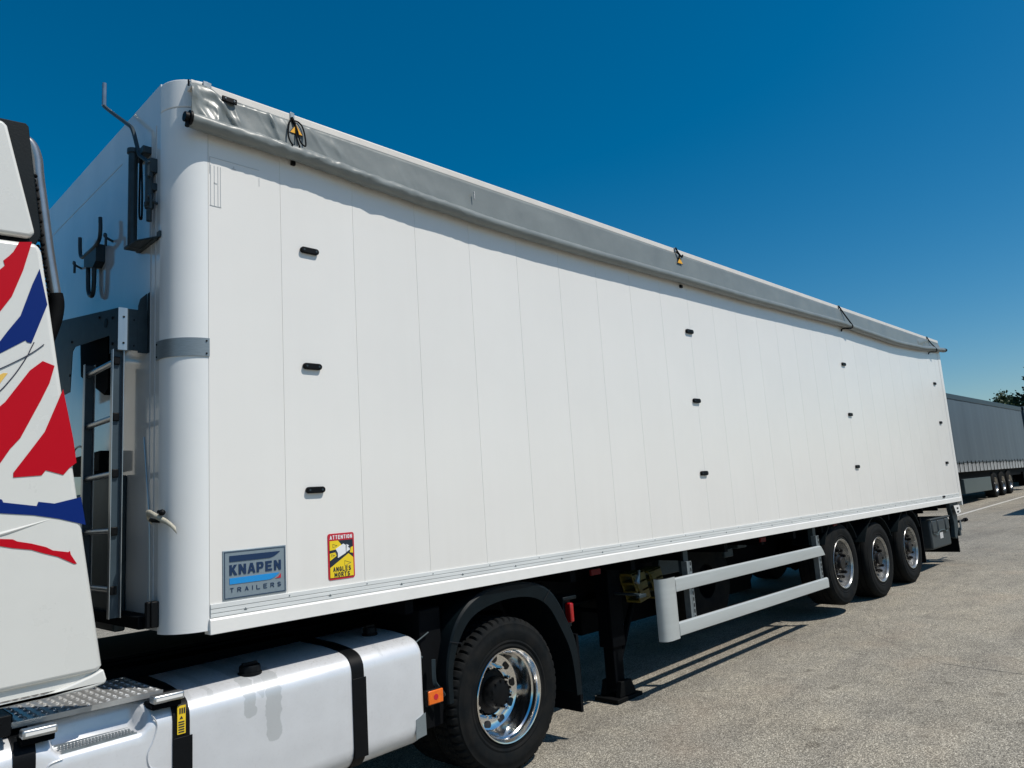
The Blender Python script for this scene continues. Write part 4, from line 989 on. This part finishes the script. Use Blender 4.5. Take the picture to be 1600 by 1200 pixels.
# fuel tank
def tank_section(x0,x1,notch=None):
    base=[]
    y0,y1,z0,z1,rr=.002,.66,.222,.900,.115
    return y0,y1,z0,z1,rr
def TS(x): return .0225*(x-.55)
def sec(notch,ins=0.0):
    y0,y1,z0,z1=.002+ins,.66-ins,.222+ins,.872-ins; p=[]
    r1=.10;r2=.13
    for k in range(9):
        a=math.pi+ (math.pi/2)*k/8; p.append((y0+r2+r2*math.cos(a),z0+r2+r2*math.sin(a)))
    for k in range(5):
        a=1.5*math.pi+(math.pi/2)*k/4; p.append((y1-r2+r2*math.cos(a),z0+r2+r2*math.sin(a)))
    for k in range(5):
        a=0+(math.pi/2)*k/4; p.append((y1-r1+r1*math.cos(a),z1-r1+r1*math.sin(a)))
    out=[]
    for a,b in ((.30,.866),(.20,.857),(.15,.851),(.115,.845),(.09,.840),(.068,.833),(.050,.825),(.034,.815),(.021,.801),(.011,.786),(.004,.769),(.001,.752),(0,.735),(0,.69)): out.append(Vector((y0+a*(1+ins*3),b-ins*(1 if b>.76 else 0))))
    # notch target shape: top edge, riser, tread, lip
    tgt=[(.30,.866),(.20,.857),(.180,.850),(.170,.838),(.163,.815),(.158,.785),(.150,.755),(.136,.742),(.10,.736),(.06,.735),(.028,.739),(.012,.735),(.003,.718),(.001,.69)]
    for a,b in zip(out,tgt): p.append(tuple(a.lerp(Vector(b),notch)))
    return p
def tank_mesh(stations):
    q=MB(); v=[];fs=[]; 
    for x,nn,ins in stations: 
        s_=sec(nn,ins); v+=[(x,a,b+TS(x)) for a,b in s_]
    n=len(s_)
    for i in range(len(stations)-1):
        for k in range(n): fs.append((i*n+k,(i+1)*n+k,(i+1)*n+(k+1)%n,i*n+(k+1)%n))
    fs+=[tuple(range(n)),tuple(range((len(stations)-1)*n,len(stations)*n))]
    q.add(v,fs); return q
q=tank_mesh([(-.065,0,.03),(-.060,0,.012),(-.050,0,.004),(-.03,0,0),(1.335,0,0),(1.357,0,.004),(1.368,0,.012),(1.373,0,.03)]); FT=q.build('fuel_tank',M['tank'],K,smooth=40)
q=tank_mesh([(-1.75,0,.03),(-1.745,0,.01),(-1.72,0,0),(-.64,0,0),(-.60,.12,0),(-.575,.75,0),(-.56,1,0),(-.255,1,0),(-.235,.8,0),(-.215,.15,0),(-.19,0,0),(-.10,0,0),(-.085,0,.004),(-.075,0,.012),(-.068,0,.03)]); STK=q.build('step_tank',M['tank'],K,smooth=50)
# step tread ridges, pressed outlines
q=MB()
for k in range(4):
    yy=.034+.026*k
    for i in range(22): 
        xx=-.55+i*.0135+(.006 if k%2 else 0); q.box(xx,xx+.007,yy,yy+.016,.716,.724)
q.box(-.555,-.255,.020,.026,.712,.726); q.box(-.555,-.255,.138,.142,.715,.727); q.build('step_tread',M['galv'],STK)
q=MB()
for pth in ([(-.555,-.0005,.70),(-.61,-.001,.685),(-.60,-.0005,.63),(-.56,-.0005,.59),(-.535,-.0005,.53),(-.53,-.0005,.45)],[(-.20,-.0005,.79),(-.175,-.0005,.74),(-.19,-.0005,.68),(-.215,-.0005,.62),(-.20,-.0005,.56),(-.14,-.0005,.53),(-.09,-.0005,.52)],[(-.20,-.0005,.56),(-.25,-.0005,.53),(-.30,-.0005,.50)]):
    q.tube(smooth_path(pth),.0035,6)
q.build('pressed_outline',M['tank'],STK,smooth=60)
# tank straps (follow the section)
def tank_strap(x0,x1,name='tank_strap',w2=None):
    q=MB(); v=[];fs=[]; s_=sec(0,-.006); s2=sec(0,.0005)
    n=len(s_)
    for x in (x0,x1):
        v+=[(x,a,b+TS(x)) for a,b in s_]
    for x in (x0,x1): v+=[(x,a,b+TS(x)) for a,b in s2]
    for k in range(n):
        j=(k+1)%n
        fs+=[(k,j,n+j,n+k),(2*n+k,3*n+k,3*n+j,2*n+j),(k,2*n+k,2*n+j,j),(n+k,n+j,3*n+j,3*n+k)]
    q.add(v,fs); return q.build(name,M['blk'],K,smooth=40)
tank_strap(.868,.945); tank_strap(-.105,-.028); tank_strap(-.735,-.655)
q=MB(); q.box(.868,.957,-.0075,-.003,.30,.72); q.box(-.105,-.016,-.0075,-.003,.30,.66); q.build('strap_lower_band',M['blk'],K,bevel=.002)
q=MB(); q.box(-.088,-.050,-.0095,-.0062,.675,.80); yl=q.build('yellow_label',M['ylabel'],K)
q=MB()
for k in range(5): q.box(-.083,-.056,-.0112,-.0095,.682+k*.011,.687+k*.011)
q.prism([(-.078,.742),(-.062,.742),(-.070,.755)],-.0112,-.0095); 
for k in range(3): q.box(-.079+.010*k,-.073+.010*k,-.0112,-.0095,.765,.790)
q.build('label_print',M['sdark'],yl)
# filler caps
def cap(x,y,z,r_,name='filler_cap'):
    q=MB(); n=20; v=[];fs=[]
    q2=[(r_*1.12,0),(r_*1.12,.012),(r_,.014),(r_,.040),(r_*.92,.048),(r_*.3,.05),(.0005,.05)]
    for k in range(n):
        a=2*math.pi*k/n
        for (rr,h) in q2:
            g_=1-.05*(k%2) if .012<h<.045 else 1
            v.append((x+rr*g_*math.cos(a),y+rr*g_*math.sin(a),z+h))
    m_=len(q2)
    for k in range(n):
        for i in range(m_-1): fs.append((k*m_+i,((k+1)%n)*m_+i,((k+1)%n)*m_+i+1,k*m_+i+1))
    q.add(v,fs); q.box(x-r_*.75,x+r_*.75,y-.008,y+.008,z+.045,z+.062); return q.build(name,M['blk'],K)
cap(.345,.150,.838,.055); cap(1.20,.30,.878,.042)
# checker plate walkway on top of the step tank
q=MB(); q.box(-.735,-.115,.10,.62,.861,.867)
for i in range(15):
    for j in range(13):
        xx=-.71+i*.041; yy=.125+j*.039; a=.6 if (i+j)%2 else -.6
        dx=.0185*math.cos(a);dy=.0185*math.sin(a); ex=-.0058*math.sin(a);ey=.0058*math.cos(a)
        b=[(xx-dx,yy-dy,.8665),(xx+ex,yy+ey,.8665),(xx+dx,yy+dy,.8665),(xx-ex,yy-ey,.8665),(xx,yy,.8735)]
        q.add(b,[(0,1,4),(1,2,4),(2,3,4),(3,0,4)])
q.box(-.735,-.115,.092,.0995,.846,.869)
q.build('checker_walkway',M['walk'],K,smooth=0)
# step brackets
for x0_,x1_,z_ in ((-.205,-.065,.836),(-.715,-.585,.818)):
    q=MB(); q.box(x0_,x1_,-.038,.02,z_,z_+.036); b_=q.build('step_bracket',M['alu'],K,bevel=.009,seg=3)
    q=MB(); q.box(x0_+.012,x1_-.010,-.0395,-.036,z_+.012,z_+.024); q.build('bracket_groove',M['rail'],b_)
    q=MB(); q.box(x0_+.004,x1_-.004,-.012,.10,z_-.030,z_-.001); q.build('bracket_base',M['chassis'],b_,bevel=.006)
q=MB(); q.box(-1.7,-.745,.0,.5,.84,.92); 
for k in range(6): q.tube(smooth_path([(-1.2,.05+k*.02,.90-k*.006),(-.95,-.01+k*.015,.925-k*.01),(-.80,.0+k*.02,.90-k*.012),(-.74,.03,.86)]),.008,6)
q.build('battery_cover',M['blk'],K,bevel=.012)
# amber side marker
q=MB(); q.box(1.382,1.505,-.004,.022,.452,.545); am=q.build('side_marker_base',M['blk'],K,bevel=.004)
q=MB(); q.box(1.390,1.505,-.014,-.0035,.460,.540); al=q.build('amber_lens',M['orange'],am,bevel=.006)
q=MB(); q.tube([(1.447,-.0155,.50),(1.447,-.0138,.50)],.017,14); q.build('lens_core',M['sred'],am)
q=MB(); q.prism([(1.30,.40),(1.372,.425),(1.374,.30),(1.295,.29)],-.001,.003); q.build('tank_reflector',M['band'],K)

# ---------------------------------------------------------------- parked trailers beyond
def far_trailer(x0,yside,L,curtain,label,H=3.90,wheels=(6.6,7.9,9.2),box=(1.9,5.85)):
    z0=gz(x0+L/2); tl=math.atan(.016)
    e=empty('curtain_trailer',(x0+L/2,yside+1.27,z0),label,'trailer')
    def g_(x): return gz(x)
    def sk(m):  # follow the ground slope
        m.v=[(a,b,c+gz(x0+7.2)) for a,b,c in m.v]; return m
    y0,y1=yside,yside+2.55
    q=MB(); 
    n=60; v=[];fs=[]
    for i in range(n+1):
        x=x0+.12+(L-.24)*i/n; dy=.012*math.sin(i*2.1)+.01*math.sin(i*.7)
        v+=[(x,y0+dy-.01,1.44),(x,y0+dy*.4,2.4),(x,y0+dy*.2,H-.14)]
        if i: b=3*i; fs+=[(b-3,b,b+1,b-2),(b-2,b+1,b+2,b-1)]
    q.add(v,fs); sk(q).build('side_curtain',curtain,e,smooth=60)
    q=MB(); v2=[(a,y1-(b-y0),c) for a,b,c in v]; q.add(v2,fs); sk(q).build('side_curtain',curtain,e,smooth=60)
    q=MB(); q.box(x0,x0+.12,y0,y1,1.0,H-.1); q.box(x0+L-.12,x0+L,y0,y1,1.0,H-.1); sk(q).build('end_wall',M['curt_trim'],e)
    q=MB(); q.box(x0,x0+L,y0-.02,y0+.1,H-.20,H); q.box(x0,x0+L,y1-.1,y1+.01,H-.15,H); q.box(x0+.02,x0+L-.02,y0+.1,y1-.1,H-.05,H-.02); sk(q).build('roof_rail',M['curt_trim'],e,bevel=.02)
    q=MB(); q.box(x0,x0+L,y0+.005,y1-.005,1.10,1.17); q.box(x0+.01,x0+L-.01,y0+.015,y1-.015,1.17,1.43); sk(q).build('floor_rail',M['curt_bot'],e)
    q=MB(); k=0
    xx=x0+.3
    while xx<x0+L-.2:
        q.box(xx-.015,xx+.015,y0-.03,y0-.012,1.10,1.50); q.box(xx-.03,xx+.03,y0-.04,y0-.012,1.36,1.44); xx+=.56
    sk(q).build('curtain_buckle',M['blk'],e)
    q=MB(); q.box(x0+1.0,x0+L-.3,y0+.7,y0+.85,.75,1.08); q.box(x0+1.0,x0+L-.3,y1-.85,y1-.7,.75,1.08); q.box(x0+.3,x0+L-.3,y0+.12,y1-.12,.80,1.09); sk(q).build('chassis_beam',M['chassis'],e)
    q=MB(); q.box(x0+box[0],x0+box[1],y0+.04,y0+.55,.31,.84); sk(q).build('underfloor_box',M['pallet'],e,bevel=.01)
    q=MB(); q.box(x0+.9,x0+1.5,y0+.06,y0+.5,.35,1.05); q.box(x0+.5,x0+.64,y0+.4,y0+.55,.0,1.05); q.box(x0+.5,x0+.64,y1-.55,y1-.4,.0,1.05); sk(q).build('landing_leg',M['chassis'],e)
    q=MB(); q.box(x0+L-1.6,x0+L-.6,y0+.05,y0+.4,.45,.90); q.box(x0+L-.45,x0+L-.42,y0+.05,y0+.5,.25,.9); sk(q).build('rear_box',M['chassis'],e)
    for wx in wheels:
        x=x0+wx; z=gz(x)+.5
        for yo,sg in ((y0+.035,1),(y1-.035,-1)):
            ww=MB(); Rr=.298
            def Yy(d): return yo+sg*d
            ww.lathe([(a,Yy(b)) for a,b in [(Rr-.01,.03),(Rr+.004,.0),(Rr-.01,.01),(Rr-.03,.05),(Rr-.05,.14),(.20,.12),(.15,.10),(.14,.14),(Rr-.04,.19)]],(x,z),28)
            wo_=ww.build('wheel',M['rim'],e,smooth=30)
            t=MB(); t.lathe([(a,Yy(b)) for a,b in [(Rr-.01,.02),(Rr+.05,.002),(.42,.0),(.475,.015),(.50,.05),(.50,.33),(.47,.38),(Rr,.37)]],(x,z),36); t.build('tyre',M['tyre'],wo_,smooth=35)
            h=MB(); h.lathe([(.0005,Yy(.03)),(.08,Yy(.03)),(.11,Yy(.08)),(.15,Yy(.12))],(x,z),16,closed=False)
            for k in range(10):
                a=2*math.pi*k/10; h.tube([(x+.168*math.sin(a),Yy(.06),z+.168*math.cos(a)),(x+.168*math.sin(a),Yy(.12),z+.168*math.cos(a))],.016,6)
            h.build('wheel_hub',M['nut'],wo_)
    return e
far_trailer(27.4,3.70,13.6,M['curtain'],'grey curtain-side trailer parked far behind the white trailer',H=3.96)
far_trailer(43.6,4.05,13.6,M['bluec'],'dark blue curtain-side trailer beyond the end of the grey one',H=3.9)
far_trailer(24.55,-3.40,13.6,M['curtain'],'grey curtain-side trailer just outside the right edge, its shadow corner showing on the asphalt',H=3.95)

# ---------------------------------------------------------------- trees
def leafmat(name,c):
    m=bpy.data.materials.new(name); m.use_nodes=True; n=m.node_tree.nodes; l=m.node_tree.links; b=n['Principled BSDF']
    oi=n.new('ShaderNodeTexNoise'); oi.inputs['Scale'].default_value=.9; tc=n.new('ShaderNodeTexCoord'); l.new(tc.outputs['Object'],oi.inputs['Vector'])
    rp=n.new('ShaderNodeValToRGB'); rp.color_ramp.elements[0].position=.35; rp.color_ramp.elements[1].position=.65
    rp.color_ramp.elements[0].color=(c[0]*.6,c[1]*.6,c[2]*.6,1); rp.color_ramp.elements[1].color=(*c,1)
    l.new(oi.outputs['Fac'],rp.inputs[0]); l.new(rp.outputs[0],b.inputs['Base Color']); b.inputs['Roughness'].default_value=.6
    return m
LM=leafmat('dark_leaves',(.020,.050,.022)); LM2=leafmat('mid_leaves',(.035,.075,.025)); BK=mat('bark',(.05,.04,.03),.9,var=.4,vscale=6)
def tree(x,y,h,rad,label,lm,nleaf=5200,lobes=12,seed=1,name='broadleaf_tree',zlow=.25):
    rnd=random.Random(seed); z0=gz(x)
    e=empty(name,(x,y,z0),label,'tree')
    q=MB(); tips=[]
    q.tube([(x,y,z0-.1),(x+.1,y,z0+h*.25),(x-.1,y+.1,z0+h*.55),(x,y,z0+h*.85)],[h*.028,h*.022,h*.014,h*.004],8)
    cs=[]
    for k in range(lobes):
        t=rnd.uniform(zlow,1); a=rnd.uniform(0,2*math.pi); rr=rad*rnd.uniform(.3,.85)*math.sin(math.pi*min(1,.25+.72*t))
        c=Vector((x+rr*math.cos(a),y+rr*math.sin(a),z0+h*(.22+.70*t))); cs.append((c,rad*rnd.uniform(.28,.5)))
        q.tube([(x,y,z0+h*(.15+.5*t)),tuple((Vector((x,y,z0+h*(.15+.5*t)))+c)/2+Vector((0,0,.1))),tuple(c)],[h*.010,h*.007,h*.002],5)
    q.build('trunk',BK,e)
    L=MB(); v=[];fs=[]
    for i in range(nleaf):
        c,s_=rnd.choice(cs); d=Vector((rnd.gauss(0,1),rnd.gauss(0,1),rnd.gauss(0,.8))).normalized()*s_*(rnd.random()**.4)*rnd.uniform(.7,1.25)
        p=c+d; a=Vector((rnd.gauss(0,1),rnd.gauss(0,1),rnd.gauss(0,1))).normalized(); b=a.cross(Vector((rnd.gauss(0,1),rnd.gauss(0,1),rnd.gauss(0,1)))).normalized()
        sz=rnd.uniform(.10,.24)*h/9
        k=len(v); v+=[tuple(p-a*sz),tuple(p+b*sz*.6),tuple(p+a*sz),tuple(p-b*sz*.6)]; fs.append((k,k+1,k+2,k+3))
    L.add(v,fs); L.build('crown',lm,e,smooth=0)
tree(104,16.2,8.7,3.4,'low rounded dark green tree just above the roof end of the grey trailer',LM2,9000,18,3)
tree(106,11.85,14.2,3.7,'tall dark tree cut off by the right edge of the photo',LM,9000,26,5,zlow=.0)
tree(108,19.8,7.6,1.6,'small sprig-like treetop showing above the grey trailer roof rail',LM,1500,6,9)
